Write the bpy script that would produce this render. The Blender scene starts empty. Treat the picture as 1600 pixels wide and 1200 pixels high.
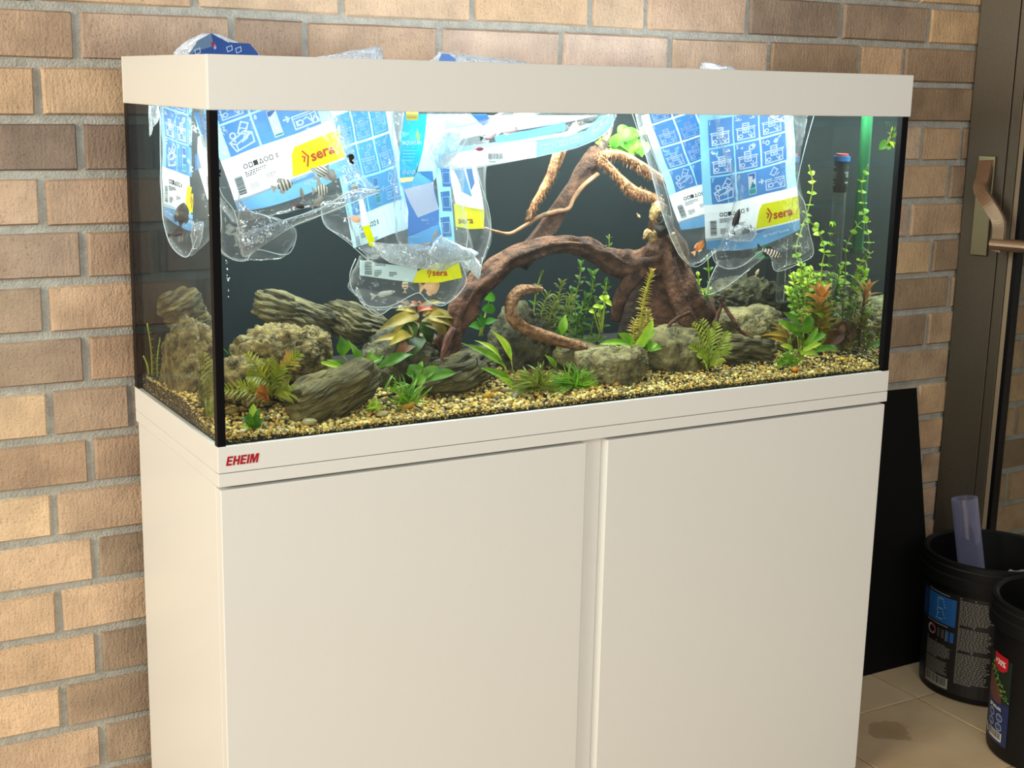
import bpy, bmesh, math, random
import numpy as np
from mathutils import Vector, Matrix, noise
random.seed(7); np.random.seed(7)
sc = bpy.context.scene
COL = sc.collection
# ------------------------------------------------------------------ camera
CP = Vector((-0.5425, -1.7007, 1.2537)); YAW, PIT, ROL, F = 0.5267, -0.2145, 0.0211, 2140.0
_fw = Vector((math.sin(YAW)*math.cos(PIT), math.cos(YAW)*math.cos(PIT), math.sin(PIT)))
_r0 = Vector((math.cos(YAW), -math.sin(YAW), 0)); _u0 = _r0.cross(_fw)
_r = math.cos(ROL)*_r0 + math.sin(ROL)*_u0; _u = -math.sin(ROL)*_r0 + math.cos(ROL)*_u0
cam = bpy.data.cameras.new('camera'); camo = bpy.data.objects.new('camera', cam); COL.objects.link(camo)
m = Matrix((_r, _u, -_fw)).transposed().to_4x4(); m.translation = CP; camo.matrix_world = m
cam.sensor_width = 36; cam.lens = F/1600*36; cam.clip_start = 0.05; cam.clip_end = 60
sc.camera = camo
def A(u, v, y):
    d = _fw + _r*((u-800)/F) + _u*((600-v)/F); return CP + d*((y-CP.y)/d.y)
def AZ(u, v, z):
    d = _fw + _r*((u-800)/F) + _u*((600-v)/F); return CP + d*((z-CP.z)/d.z)
def PXM(y=0.12): return (Vector((0.6, y, 1))-CP).length/F     # metres per pixel there
PM = 2.15/F
# ------------------------------------------------------------------ world, lights, exposure
vs = sc.view_settings; vs.view_transform = 'Standard'; vs.look = 'None'; vs.exposure = 0.0; vs.gamma = 1.0; vs.use_curve_mapping = False
sc.cycles.transparent_max_bounces = 40; sc.cycles.max_bounces = 10; sc.cycles.use_denoising = True
sc.cycles.caustics_reflective = False; sc.cycles.caustics_refractive = False
sc.cycles.sample_clamp_indirect = 4.0
w = bpy.data.worlds.new('world'); sc.world = w; w.use_nodes = True
w.node_tree.nodes['Background'].inputs[0].default_value = (0.95, 0.9, 0.83, 1)
w.node_tree.nodes['Background'].inputs[1].default_value = 0.22
def area(name, loc, target, sx, sy, power, col):
    l = bpy.data.lights.new(name, 'AREA'); l.shape = 'RECTANGLE'; l.size = sx; l.size_y = sy; l.energy = power; l.color = col
    o = bpy.data.objects.new(name, l); COL.objects.link(o); o.location = loc
    o.rotation_euler = (Vector(target)-Vector(loc)).to_track_quat('-Z', 'Y').to_euler(); return o
area('window_light', (-3.2, -1.2, 1.7), (0.0, 0.3, 0.5), 1.6, 1.8, 138, (1.0, 0.91, 0.74))
area('room_light', (-0.7, -3.6, 2.3), (0.5, 0.2, 0.6), 2.4, 1.4, 74, (1.0, 0.97, 0.93))
for yy, pw in ((0.045, 1.7), (0.19, 10.8), (0.345, 3.6)):
    area('led_bar_light', (0.6, yy, 1.226), (0.6, yy, 0), 1.12, 0.03, pw, (0.90, 1.0, 0.93))
area('led_spill_light', (0.75, 0.25, 1.29), (0.75, 0.47, 1.5), 0.9, 0.05, 0.9, (0.95, 0.97, 1.0))
# ------------------------------------------------------------------ helpers
def lin(r, g, b):
    f = lambda c: (c/255/12.92 if c <= 10 else ((c/255+0.055)/1.055)**2.4)
    return (f(r), f(g), f(b), 1.0)
def newmat(name):
    m = bpy.data.materials.new(name); m.use_nodes = True; nt = m.node_tree
    b = nt.nodes.get('Principled BSDF'); return m, nt, b
def N(nt, t, **kw):
    n = nt.nodes.new(t)
    for k, v in kw.items(): setattr(n, k, v)
    return n
def L(nt, a, b): nt.links.new(a, b)
def pmat(name, col, rough=0.5, metal=0.0, var=0.0, scale=30, bump=0.0, bscale=80, col2=None, spec=0.5, trans=0.0, attr=None, coat=0, stretch=None, rot=0.0):
    m, nt, b = newmat(name)
    b.inputs['Roughness'].default_value = rough; b.inputs['Metallic'].default_value = metal
    b.inputs['Specular IOR Level'].default_value = spec
    if coat: b.inputs['Coat Weight'].default_value = coat
    tc = N(nt, 'ShaderNodeTexCoord'); src = tc.outputs['Object']
    if stretch:
        mp = N(nt, 'ShaderNodeMapping'); mp.inputs['Rotation'].default_value = (0, rot, 0); L(nt, src, mp.inputs[0]); m9 = N(nt, 'ShaderNodeMapping'); m9.inputs['Scale'].default_value = stretch; L(nt, mp.outputs[0], m9.inputs[0]); src = m9.outputs[0]
    c_out = None
    if attr:
        at = N(nt, 'ShaderNodeAttribute', attribute_name=attr); c_out = at.outputs['Color']
    if var or col2:
        nz = N(nt, 'ShaderNodeTexNoise'); nz.inputs['Scale'].default_value = scale; nz.inputs['Detail'].default_value = 6; L(nt, src, nz.inputs['Vector'])
        rp = N(nt, 'ShaderNodeValToRGB'); rp.color_ramp.elements[0].position = 0.35; rp.color_ramp.elements[1].position = 0.65
        if c_out is None:
            c2 = col2 or tuple(min(1, c*(1+var)) for c in col[:3])+(1,)
            c1 = col if col2 else tuple(c*(1-var) for c in col[:3])+(1,)
            rp.color_ramp.elements[0].color = c1; rp.color_ramp.elements[1].color = c2
            L(nt, nz.outputs[0], rp.inputs[0]); c_out = rp.outputs[0]
        else:
            rp.color_ramp.elements[0].color = (1-var,)*3+(1,); rp.color_ramp.elements[1].color = (1+var,)*3+(1,)
            L(nt, nz.outputs[0], rp.inputs[0])
            mx = N(nt, 'ShaderNodeMixRGB', blend_type='MULTIPLY'); mx.inputs[0].default_value = 1; L(nt, c_out, mx.inputs[1]); L(nt, rp.outputs[0], mx.inputs[2]); c_out = mx.outputs[0]
    if c_out is not None: L(nt, c_out, b.inputs['Base Color'])
    else: b.inputs['Base Color'].default_value = col
    if bump:
        n2 = N(nt, 'ShaderNodeTexNoise'); n2.inputs['Scale'].default_value = bscale; n2.inputs['Detail'].default_value = 8; L(nt, src, n2.inputs['Vector'])
        bp = N(nt, 'ShaderNodeBump'); bp.inputs['Strength'].default_value = bump; bp.inputs['Distance'].default_value = 0.012
        L(nt, n2.outputs[0], bp.inputs['Height']); L(nt, bp.outputs[0], b.inputs['Normal'])
    if trans:   # thin sheet that lets light through
        tr = N(nt, 'ShaderNodeBsdfTranslucent'); mx = N(nt, 'ShaderNodeMixShader'); mx.inputs[0].default_value = trans
        if c_out is not None: L(nt, c_out, tr.inputs[0])
        else: tr.inputs[0].default_value = col
        L(nt, b.outputs[0], mx.inputs[1]); L(nt, tr.outputs[0], mx.inputs[2]); L(nt, mx.outputs[0], nt.nodes['Material Output'].inputs[0])
    return m
def glassmat(name, tint=(0.96, 0.985, 0.975), base=0.02, edge=0.35, pw=4.0, rough=0.0, haze=0.0, bump=0.0, bscale=60, hazecol=(0.9, 0.95, 1, 1)):
    m, nt, b = newmat(name); nt.nodes.remove(b); out = nt.nodes['Material Output']
    tr = N(nt, 'ShaderNodeBsdfTransparent'); tr.inputs[0].default_value = tuple(tint)+(1,)
    gl = N(nt, 'ShaderNodeBsdfGlossy'); gl.inputs['Roughness'].default_value = rough
    lw = N(nt, 'ShaderNodeLayerWeight'); lw.inputs[0].default_value = 0.5
    p = N(nt, 'ShaderNodeMath', operation='POWER'); p.inputs[1].default_value = pw; L(nt, lw.outputs['Facing'], p.inputs[0])
    ma = N(nt, 'ShaderNodeMath', operation='MULTIPLY_ADD'); ma.inputs[1].default_value = edge; ma.inputs[2].default_value = base; L(nt, p.outputs[0], ma.inputs[0])
    mx = N(nt, 'ShaderNodeMixShader'); L(nt, ma.outputs[0], mx.inputs[0]); L(nt, tr.outputs[0], mx.inputs[1]); L(nt, gl.outputs[0], mx.inputs[2])
    last = mx
    if haze:
        df = N(nt, 'ShaderNodeBsdfDiffuse'); df.inputs[0].default_value = hazecol
        tl = N(nt, 'ShaderNodeBsdfTranslucent'); tl.inputs[0].default_value = hazecol
        m3 = N(nt, 'ShaderNodeMixShader'); m3.inputs[0].default_value = 0.5; L(nt, df.outputs[0], m3.inputs[1]); L(nt, tl.outputs[0], m3.inputs[2])
        hz = N(nt, 'ShaderNodeMath', operation='MULTIPLY_ADD'); hz.inputs[1].default_value = haze*5; hz.inputs[2].default_value = haze; L(nt, p.outputs[0], hz.inputs[0])
        m2 = N(nt, 'ShaderNodeMixShader'); L(nt, hz.outputs[0], m2.inputs[0]); L(nt, last.outputs[0], m2.inputs[1]); L(nt, m3.outputs[0], m2.inputs[2]); last = m2
    if bump:
        tc = N(nt, 'ShaderNodeTexCoord'); nz = N(nt, 'ShaderNodeTexNoise'); nz.inputs['Scale'].default_value = bscale; nz.inputs['Detail'].default_value = 3
        L(nt, tc.outputs['Object'], nz.inputs['Vector']); bp = N(nt, 'ShaderNodeBump'); bp.inputs['Strength'].default_value = bump; bp.inputs['Distance'].default_value = 0.02
        L(nt, nz.outputs[0], bp.inputs['Height']); L(nt, bp.outputs[0], gl.inputs['Normal']); L(nt, bp.outputs[0], lw.inputs['Normal'])
    L(nt, last.outputs[0], out.inputs[0]); return m
def WL(o):
    v = Vector((0, 0, 0))
    while o is not None: v = v + o.location; o = o.parent
    return v
def mk(name, V, Fc, mat, parent=None, smooth=False, local=False, cols=None, kind=None, mi=None):
    """one mesh object; V in world coordinates unless local"""
    V = [Vector(v) for v in V]
    if parent is not None and not local:
        o0 = WL(parent); V = [v-o0 for v in V]; loc = Vector((0, 0, 0))
    elif parent is None and not local:
        xs = [v.x for v in V]; ys = [v.y for v in V]; zs = [v.z for v in V]
        loc = Vector(((min(xs)+max(xs))/2, (min(ys)+max(ys))/2, min(zs))); V = [v-loc for v in V]
    else: loc = Vector((0, 0, 0))
    me = bpy.data.meshes.new(name); me.from_pydata([tuple(v) for v in V], [], [tuple(f) for f in Fc])
    mats = mat if isinstance(mat, (list, tuple)) else [mat]
    for q in mats: me.materials.append(q)
    if mi is not None: me.polygons.foreach_set('material_index', mi)
    if smooth:
        me.polygons.foreach_set('use_smooth', [True]*len(me.polygons))
        if name in ('body', 'rim', 'glass_tube', 'filter_pipe', 'clear_tube'): me.set_sharp_from_angle(angle=0.6)
    if cols is not None:
        ca = me.color_attributes.new('col', 'FLOAT_COLOR', 'POINT'); ca.data.foreach_set('color', [c for q in cols for c in q])
    me.update()
    o = bpy.data.objects.new(name, me); COL.objects.link(o); o.location = loc
    if parent is not None: o.parent = parent
    if kind: o['kind'] = kind
    return o
def tag(o, label=None, cat=None, group=None, kind=None):
    for k, v in (('label', label), ('category', cat), ('group', group), ('kind', kind)):
        if v: o[k] = v
    return o
def thing(name, loc, label, cat, group=None):
    o = bpy.data.objects.new(name, None); o.empty_display_size = 0.02; COL.objects.link(o); o.location = loc
    return tag(o, label, cat, group)
def box(x0, x1, y0, y1, z0, z1, bev=0.0):
    if bev <= 0:
        V = [(x, y, z) for z in (z0, z1) for y in (y0, y1) for x in (x0, x1)]
        return V, [(0, 2, 3, 1), (4, 5, 7, 6), (0, 1, 5, 4), (2, 6, 7, 3), (0, 4, 6, 2), (1, 3, 7, 5)]
    bm = bmesh.new(); bmesh.ops.create_cube(bm, size=1)
    for v in bm.verts: v.co = Vector(((x0+x1)/2+v.co.x*(x1-x0), (y0+y1)/2+v.co.y*(y1-y0), (z0+z1)/2+v.co.z*(z1-z0)))
    bmesh.ops.bevel(bm, geom=bm.edges[:], offset=bev, segments=2, affect='EDGES', profile=0.5)
    bm.verts.index_update(); V = [v.co.copy() for v in bm.verts]; Fc = [[v.index for v in f.verts] for f in bm.faces]; bm.free(); return V, Fc
def join(*parts):
    V, Fc = [], []
    for v, f in parts:
        n = len(V); V += list(v); Fc += [tuple(i+n for i in q) for q in f]
    return V, Fc
def catmull(P, n):
    out = []; P = [Vector(p) for p in P]; m = len(P)
    for i in range(m-1):
        a, b, c, d = P[max(i-1, 0)], P[i], P[i+1], P[min(i+2, m-1)]
        for k in range(n):
            t = k/n; out.append(0.5*((2*b)+(c-a)*t+(2*a-5*b+4*c-d)*t*t+(3*b-a-3*c+d)*t**3))
    out.append(P[-1]); return out
def tube(P, R, n=8, sub=4, ridge=0.0, seed=0, cap=True, rnoise=0.0):
    Q = [tuple(p)+(r,) for p, r in zip(P, R)]
    pts = catmull([q[:3] for q in Q], sub); rr = []
    for i in range(len(R)-1):
        for k in range(sub): t = k/sub; rr.append(R[i]*(1-t)+R[i+1]*t)
    rr.append(R[-1]); V, Fc = [], []; up = Vector((0.13, 0.31, 0.94)).normalized()
    ns = None
    for i, p in enumerate(pts):
        t = (pts[min(i+1, len(pts)-1)]-pts[max(i-1, 0)]).normalized()
        if ns is None: ns = t.cross(up); ns = ns.normalized() if ns.length > 1e-4 else Vector((1, 0, 0))
        ns = (ns-t*ns.dot(t)).normalized(); bs = t.cross(ns)
        for k in range(n):
            a = 2*math.pi*k/n; r = rr[i]
            if ridge: r *= 1+ridge*(noise.noise(Vector((math.cos(a)*2.1+seed, math.sin(a)*2.1, i*0.09)))*1.3+0.45*noise.noise(Vector((math.cos(a)*6+seed, math.sin(a)*6, i*0.16))))
            if rnoise: r *= 1+rnoise*noise.noise(p*60+Vector((seed, 0, 0)))
            V.append(p+ns*(math.cos(a)*r)+bs*(math.sin(a)*r))
    for i in range(len(pts)-1):
        for k in range(n): Fc.append((i*n+k, i*n+(k+1) % n, (i+1)*n+(k+1) % n, (i+1)*n+k))
    if cap: Fc.append(tuple(range(n))[::-1]); Fc.append(tuple((len(pts)-1)*n+k for k in range(n)))
    return V, Fc
def lathe(prof, c, n=48):
    V, Fc = [], []
    for r, z in prof:
        for k in range(n): a = 2*math.pi*k/n; V.append((c[0]+r*math.cos(a), c[1]+r*math.sin(a), c[2]+z))
    for i in range(len(prof)-1):
        for k in range(n): Fc.append((i*n+k, i*n+(k+1) % n, (i+1)*n+(k+1) % n, (i+1)*n+k))
    return V, Fc
_tc = {}
def textmesh(s, size=1.0, bold=0.0, res=2, shear=0.0):
    key = (s, bold, shear)
    if key not in _tc:
        cu = bpy.data.curves.new('lettering', 'FONT'); cu.body = s; cu.size = 1; cu.offset = bold; cu.resolution_u = res; cu.shear = shear
        o = bpy.data.objects.new('lettering', cu); COL.objects.link(o)
        me = bpy.data.meshes.new_from_object(o.evaluated_get(bpy.context.evaluated_depsgraph_get()))
        V = [(v.co.x, v.co.y) for v in me.vertices]; Fc = [tuple(p.vertices) for p in me.polygons]
        bpy.data.objects.remove(o); bpy.data.curves.remove(cu); bpy.data.meshes.remove(me)
        x0 = min(v[0] for v in V); V = [(v[0]-x0, v[1]) for v in V]; _tc[key] = (V, Fc, max(v[0] for v in V))
    V, Fc, wd = _tc[key]
    return [(x*size, y*size) for x, y in V], Fc, wd*size
# ------------------------------------------------------------------ materials
M_white = pmat('satin_white_board', lin(227, 229, 226), 0.3, bump=0.02, bscale=120)
M_trim = pmat('satin_white_trim', lin(228, 230, 227), 0.28)
M_groove = pmat('ambient_lit_groove', lin(232, 232, 228), 0.4)  # paler white carries the ambient light on the groove strip
M_black = pmat('black_silicone', (0.003, 0.003, 0.004, 1), 0.4, spec=0.15)
M_backing = pmat('dark_backing_film', (0.004, 0.008, 0.010, 1), 0.7, var=0.3, scale=4, spec=0.1)
M_glass = glassmat('tank_glass', base=0.012, edge=0.26)
M_mortar = pmat('grey_mortar', lin(168, 168, 160), 0.95, var=0.12, scale=60, bump=0.5, bscale=250)
M_gap = pmat('gap_shade', (0.02, 0.016, 0.013, 1), 0.9)
M_red = pmat('red_lettering', lin(170, 10, 25), 0.4)
M_bronze = pmat('bronze_metal', lin(82, 73, 60), 0.42, metal=0.35, var=0.05, scale=200, bump=0.02, bscale=400)
M_bead = pmat('tan_glazing_bead', lin(140, 120, 95), 0.5)
M_chrome = pmat('satin_steel', lin(190, 160, 135), 0.28, metal=0.9, var=0.04, scale=200)
M_blackboard = pmat('black_board', (0.003, 0.003, 0.003, 1), 0.7, bump=0.03, spec=0.15)
M_bucket = pmat('black_plastic', (0.0035, 0.0035, 0.0035, 1), 0.5, bump=0.04, bscale=300, spec=0.25)
def brickmat():
    m, nt, b = newmat('brick_face'); b.inputs['Roughness'].default_value = 0.9; b.inputs['Specular IOR Level'].default_value = 0.2
    oi = N(nt, 'ShaderNodeObjectInfo'); tc = N(nt, 'ShaderNodeTexCoord')
    ad = N(nt, 'ShaderNodeNewGeometry')
    n1 = N(nt, 'ShaderNodeTexNoise'); n1.inputs['Scale'].default_value = 16; n1.inputs['Detail'].default_value = 8; L(nt, ad.outputs[0], n1.inputs['Vector'])
    n2 = N(nt, 'ShaderNodeTexNoise'); n2.inputs['Scale'].default_value = 260; n2.inputs['Detail'].default_value = 4; L(nt, ad.outputs[0], n2.inputs['Vector'])
    mp = N(nt, 'ShaderNodeMapping'); mp.inputs['Scale'].default_value = (190, 190, 50); L(nt, ad.outputs[0], mp.inputs[0])
    n3 = N(nt, 'ShaderNodeTexNoise'); n3.inputs['Scale'].default_value = 1; n3.inputs['Detail'].default_value = 3; L(nt, mp.outputs[0], n3.inputs['Vector'])
    r1 = N(nt, 'ShaderNodeValToRGB'); r1.color_ramp.elements[0].color = (0.8, 0.79, 0.78, 1); r1.color_ramp.elements[1].color = (1.16, 1.14, 1.1, 1)
    r1.color_ramp.elements[0].position = 0.32; r1.color_ramp.elements[1].position = 0.68; L(nt, n1.outputs[0], r1.inputs[0])
    r2 = N(nt, 'ShaderNodeValToRGB'); r2.color_ramp.elements[0].color = (0.5, 0.46, 0.42, 1); r2.color_ramp.elements[1].color = (1, 1, 1, 1)
    r2.color_ramp.elements[0].position = 0.27; r2.color_ramp.elements[1].position = 0.42; L(nt, n2.outputs[0], r2.inputs[0])
    a = N(nt, 'ShaderNodeMixRGB', blend_type='MULTIPLY'); a.inputs[0].default_value = 1; hs = N(nt, 'ShaderNodeHueSaturation'); hs.inputs['Saturation'].default_value = 0.76; hs.inputs['Value'].default_value = 1.12; L(nt, oi.outputs['Color'], hs.inputs['Color']); L(nt, hs.outputs[0], a.inputs[1]); L(nt, r1.outputs[0], a.inputs[2])
    c = N(nt, 'ShaderNodeMixRGB', blend_type='MULTIPLY'); c.inputs[0].default_value = 0.6; L(nt, a.outputs[0], c.inputs[1]); L(nt, r2.outputs[0], c.inputs[2])
    L(nt, c.outputs[0], b.inputs['Base Color'])
    s = N(nt, 'ShaderNodeMath', operation='ADD'); L(nt, n2.outputs[0], s.inputs[0]); L(nt, n3.outputs[0], s.inputs[1])
    bp = N(nt, 'ShaderNodeBump'); bp.inputs['Strength'].default_value = 0.55; bp.inputs['Distance'].default_value = 0.004; L(nt, s.outputs[0], bp.inputs['Height']); L(nt, bp.outputs[0], b.inputs['Normal'])
    return m
M_brick = brickmat()
# ------------------------------------------------------------------ structure: wall, floor
YW = 0.47; CH = 0.0828; Z0 = 1.2725; HB = 0.070
wall = mk('wall_back', *box(-1.9, 4.2, YW+0.007, YW+0.12, -0.02, 2.0), M_mortar); wall['kind'] = 'structure'
def XW(u, v): return A(u, v, YW).x
KJ = {-2: ([307, 536, 740, 924, 1011, 1170, 1317, 1455], 15), -1: ([121, 365, 478.5, 689, 878.5, 1050, 1204, 1347, 1416], 60),
      0: ([60, 1412], 140), 1: ([127, 1446, 1507], 180), 2: ([67.5], 225), 3: ([132, 1428], 280), 4: ([73, 1462], 340), 5: ([136, 1490], 400), 6: ([79.5, 207, 1454], 460),
      7: ([143], 520), 8: ([86, 1438], 580), 9: ([151], 640), 10: ([93], 720), 11: ([156], 760), 12: ([101], 830), 13: ([163], 900)}
LV = {0: 143, 1: 230, 2: 318, 3: 400, 4: 483, 5: 564, 6: 646, 7: 725, 8: 806, 9: 885, 10: 957, 11: 1035, 12: 1115, 13: 1180}
KC = {(-1, 0): (165, 135, 105), (-1, 1): (170, 142, 118), (-1, 2): (150, 125, 103), (-1, 3): (175, 145, 115), (-1, 4): (182, 158, 138), (-1, 5): (190, 165, 145), (-1, 6): (185, 155, 125), (-1, 7): (150, 122, 90), (-1, 8): (185, 145, 98), (-1, 9): (150, 120, 86),  # brick tones include the light and shade lying on the wall
      (0, 0): (186, 150, 108), (0, 1): (186, 153, 112), (1, 0): (128, 108, 93), (1, 1): (136, 113, 94), (2, 0): (178, 146, 116), (2, 1): (170, 138, 108), (3, 0): (155, 130, 108), (3, 1): (162, 132, 103),
      (4, 0): (150, 126, 102), (4, 1): (185, 150, 113), (5, 0): (152, 128, 104), (5, 1): (168, 134, 100), (6, 0): (208, 172, 125), (6, 1): (165, 137, 108), (7, 0): (162, 131, 98), (7, 1): (160, 130, 100),
      (8, 0): (215, 180, 132), (8, 1): (178, 147, 113), (9, 0): (205, 170, 128), (9, 1): (146, 124, 98), (10, 0): (208, 172, 128), (10, 1): (196, 162, 122), (11, 0): (208, 170, 124), (11, 1): (146, 124, 98),
      (12, 0): (222, 184, 136), (12, 1): (155, 130, 102), (13, 0): (198, 165, 128), (13, 1): (155, 132, 105)}
PAL = [(186, 150, 110), (170, 140, 112), (150, 124, 98), (178, 146, 116), (160, 130, 100), (190, 160, 125), (142, 118, 95), (200, 164, 120)]
def brick_mesh(seed):
    rnd = random.Random(seed); c = 0.0035
    xs = [-0.5, -0.5+0.014, 0, 0.5-0.014, 0.5]; V = []; Fc = []
    def j(a): return rnd.uniform(-a, a)
    for z in (-0.5, -0.46, 0.46, 0.5):
        for x in xs:
            e = x in (-0.5, 0.5) or z in (-0.5, 0.5)
            V.append((x+(j(0.004)), 0.006+j(0.0006) if e else j(0.0008), z+j(0.02 if e else 0.004)))
    for r in range(3):
        for k in range(4): Fc.append((r*5+k, r*5+k+1, (r+1)*5+k+1, (r+1)*5+k))
    b = len(V); V += [(-0.5, 0.06, -0.5), (0.5, 0.06, -0.5), (0.5, 0.06, 0.5), (-0.5, 0.06, 0.5)]
    Fc += [(b, b+1, 4, 3, 2, 1, 0), (19, b+2, b+3, 15, 16, 17, 18), (0, 5, 10, 15, b+3, b), (4, b+1, b+2, 19, 14, 9)]
    me = bpy.data.meshes.new('brick'); me.from_pydata(V, [], Fc); me.materials.append(M_brick); me.update(); return me
BM = [brick_mesh(i) for i in range(6)]
rest_V, rest_F = [], []; rest_cols = []
nb = 0
def in_view(x0, x1, zc):
    for x in (x0, (x0+x1)/2, x1):
        d = Vector((x, YW, zc))-CP; zf = d.dot(_fw); u = 800+F*d.dot(_r)/zf; v = 600-F*d.dot(_u)/zf
        if -60 < u < 1650 and -70 < v < 1270:
            hid = (225 < u < 1340 and v > 170 and u < 1370)
            if not hid: return True
    return False
for row in range(-8, 16):
    zt = Z0-CH*row-0.0065; zb = zt-HB; zc = (zt+zb)/2
    if zb < -0.02: break
    J = KJ.get(row, ([], 0)); known = []
    for u in J[0]:
        vv = LV.get(row, J[1]) if u < 300 else J[1]
        known.append(XW(u, vv))
    known.sort()
    if not known: known = [-0.13+0.126*(row % 2)]
    js = list(known); x = js[0]
    while x > -1.8: x -= 0.243; js.insert(0, x)
    full = [js[0]]
    for q in js[1:]:
        gap = q-full[-1]
        if gap > 0.30:
            n = max(1, round(gap/0.243)); st = full[-1]
            for i in range(1, n): full.append(st+gap*i/n)
        full.append(q)
    while full[-1] < 4.1: full.append(full[-1]+0.243)
    kidx = min(range(len(full)), key=lambda i: abs(full[i]-known[0]))
    for i in range(len(full)-1):
        x0, x1 = full[i]+0.006, full[i+1]-0.006
        if x1-x0 < 0.02: continue
        key = (row, i-kidx+1); c = KC.get(key) or random.choice(PAL)
        if x0 > 1.55 and key not in KC: c = (c[0]*1.0, c[1]*0.97, c[2]*0.84)
        if max(c) > 196: c = tuple(v*0.93 for v in c)
        if in_view(x0, x1, zc):
            o = bpy.data.objects.new('brick', BM[(i*7+row*3) % 6]); COL.objects.link(o); o.parent = wall; nb += 1
            o.location = Vector(((x0+x1)/2, YW+random.uniform(-0.0015, 0.0015), zc+random.uniform(-0.001, 0.001)))-wall.location
            o.scale = (x1-x0, 1, HB); o.color = lin(*c); o.rotation_euler = (0, random.uniform(-0.004, 0.004), random.uniform(-0.003, 0.003))
        else:
            v, f = box(x0, x1, YW, YW+0.05, zb, zt); n = len(rest_V); rest_V += v; rest_F += [tuple(k+n for k in q) for q in f]; rest_cols += [lin(*c)]*8
mk('brickwork', rest_V, rest_F, pmat('brick_joined', (0.4, 0.3, 0.2, 1), 0.9, attr='col', var=0.15, scale=16, bump=0.5, bscale=260), wall, cols=rest_cols, kind='stuff')
# floor of beige tiles
floor = mk('floor', *box(-3.0, 4.2, -3.0, 0.6, -0.12, -0.008), pmat('floor_grout', lin(118, 100, 78), 0.9)); floor['kind'] = 'structure'
M_tile = pmat('beige_floor_tile', lin(196, 170, 134), 0.5, col2=lin(208, 183, 148), scale=9, bump=0.03, bscale=150)
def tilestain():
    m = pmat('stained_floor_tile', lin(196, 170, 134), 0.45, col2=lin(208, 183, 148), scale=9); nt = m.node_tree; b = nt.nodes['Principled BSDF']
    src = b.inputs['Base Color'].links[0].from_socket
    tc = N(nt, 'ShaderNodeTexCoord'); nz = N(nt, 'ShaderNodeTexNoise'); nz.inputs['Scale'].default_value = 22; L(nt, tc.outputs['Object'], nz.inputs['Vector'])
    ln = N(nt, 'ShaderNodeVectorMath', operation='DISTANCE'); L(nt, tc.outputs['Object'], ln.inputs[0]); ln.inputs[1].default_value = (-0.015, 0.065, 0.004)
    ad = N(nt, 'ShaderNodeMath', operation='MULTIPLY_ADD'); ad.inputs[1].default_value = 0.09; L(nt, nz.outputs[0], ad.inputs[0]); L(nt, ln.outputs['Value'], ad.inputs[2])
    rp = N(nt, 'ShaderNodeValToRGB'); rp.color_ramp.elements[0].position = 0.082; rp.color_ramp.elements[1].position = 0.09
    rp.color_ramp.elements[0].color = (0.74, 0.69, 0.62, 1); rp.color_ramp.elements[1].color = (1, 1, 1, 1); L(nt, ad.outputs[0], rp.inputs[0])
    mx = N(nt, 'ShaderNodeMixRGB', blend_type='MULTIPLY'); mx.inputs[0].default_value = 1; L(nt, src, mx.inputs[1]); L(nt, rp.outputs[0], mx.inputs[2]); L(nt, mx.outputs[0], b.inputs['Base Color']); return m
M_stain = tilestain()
tv, tf = box(-0.15+0.0012, 0.15-0.0012, -0.15+0.0012, 0.15-0.0012, -0.008, 0.0, 0.0012)
TM = []
for q in (M_tile, M_stain):
    me = bpy.data.meshes.new('tile'); me.from_pydata([tuple(v) for v in tv], [], tf); me.materials.append(q); TM.append(me)
for i in range(-6, 6):
    for j in range(-6, 2):
        cx, cy = 1.272+0.303*(i+0.5), 0.20+0.303*(j-0.5)
        if cx < -0.4 or cx > 3.2 or cy > 0.5: continue
        o = bpy.data.objects.new('tile', TM[1] if (i, j) == (0, 0) else TM[0]); COL.objects.link(o); o.parent = floor; o.location = Vector((cx, cy, random.uniform(-0.0004, 0.0)))-floor.location
# ------------------------------------------------------------------ door beside the tank
DA = math.radians(20); dd = Vector((math.sin(DA), -math.cos(DA), 0)); dn = Vector((-math.cos(DA), -math.sin(DA), 0)); DO = Vector((1.875, YW-0.004, 0))
def dbox(a0, a1, n0, n1, z0, z1, bev=0.0):
    V, Fc = box(a0, a1, n0, n1, z0, z1, bev)
    V = [DO+dd*v[0]+dn*v[1]+Vector((0, 0, v[2])) for v in V]
    return V, [tuple(reversed(f)) for f in Fc]
door = thing('door_1', DO, 'brown metal framed glass door beside the brick wall', 'door'); del door['category']; door['kind'] = 'structure'
mk('door_frame', *dbox(0.0, 0.088, -0.05, 0.0, 0.0, 2.1, 0.002), M_bronze, door)
mk('door_stile', *dbox(0.0895, 0.112, -0.05, 0.001, 0.0, 2.1, 0.002), M_bronze, door)
mk('glazing_bead', *dbox(0.112, 0.1225, -0.045, -0.004, 0.12, 2.1, 0.001), M_bead, door)
mk('rubber_gasket', *dbox(0.1225, 0.131, -0.045, -0.004, 0.12, 2.1), M_black, door)
mk('bottom_rail', *dbox(0.112, 0.90, -0.05, 0.0, 0.0, 0.12, 0.002), M_bronze, door)
mk('glass_pane', *dbox(0.131, 0.90, -0.03, -0.022, 0.12, 2.1), glassmat('door_glass', (0.93, 0.94, 0.92), 0.05, 0.5), door)
mk('hinge_stile', *dbox(0.90, 1.0, -0.05, 0.0, 0.0, 2.1, 0.002), M_bronze, door)
hd = mk('door_handle', *dbox(0.030, 0.068, 0.001, 0.010, 0.905, 1.125, 0.002), pmat('brushed_plate', lin(150, 140, 112), 0.3, metal=0.8), door)
def dp(u, v, n):   # point on the plane parallel to the door, n metres in front
    d = _fw + _r*((u-800)/F) + _u*((600-v)/F); o = DO+dn*n; t = (o-CP).dot(dn)/d.dot(dn); return CP+d*t
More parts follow.
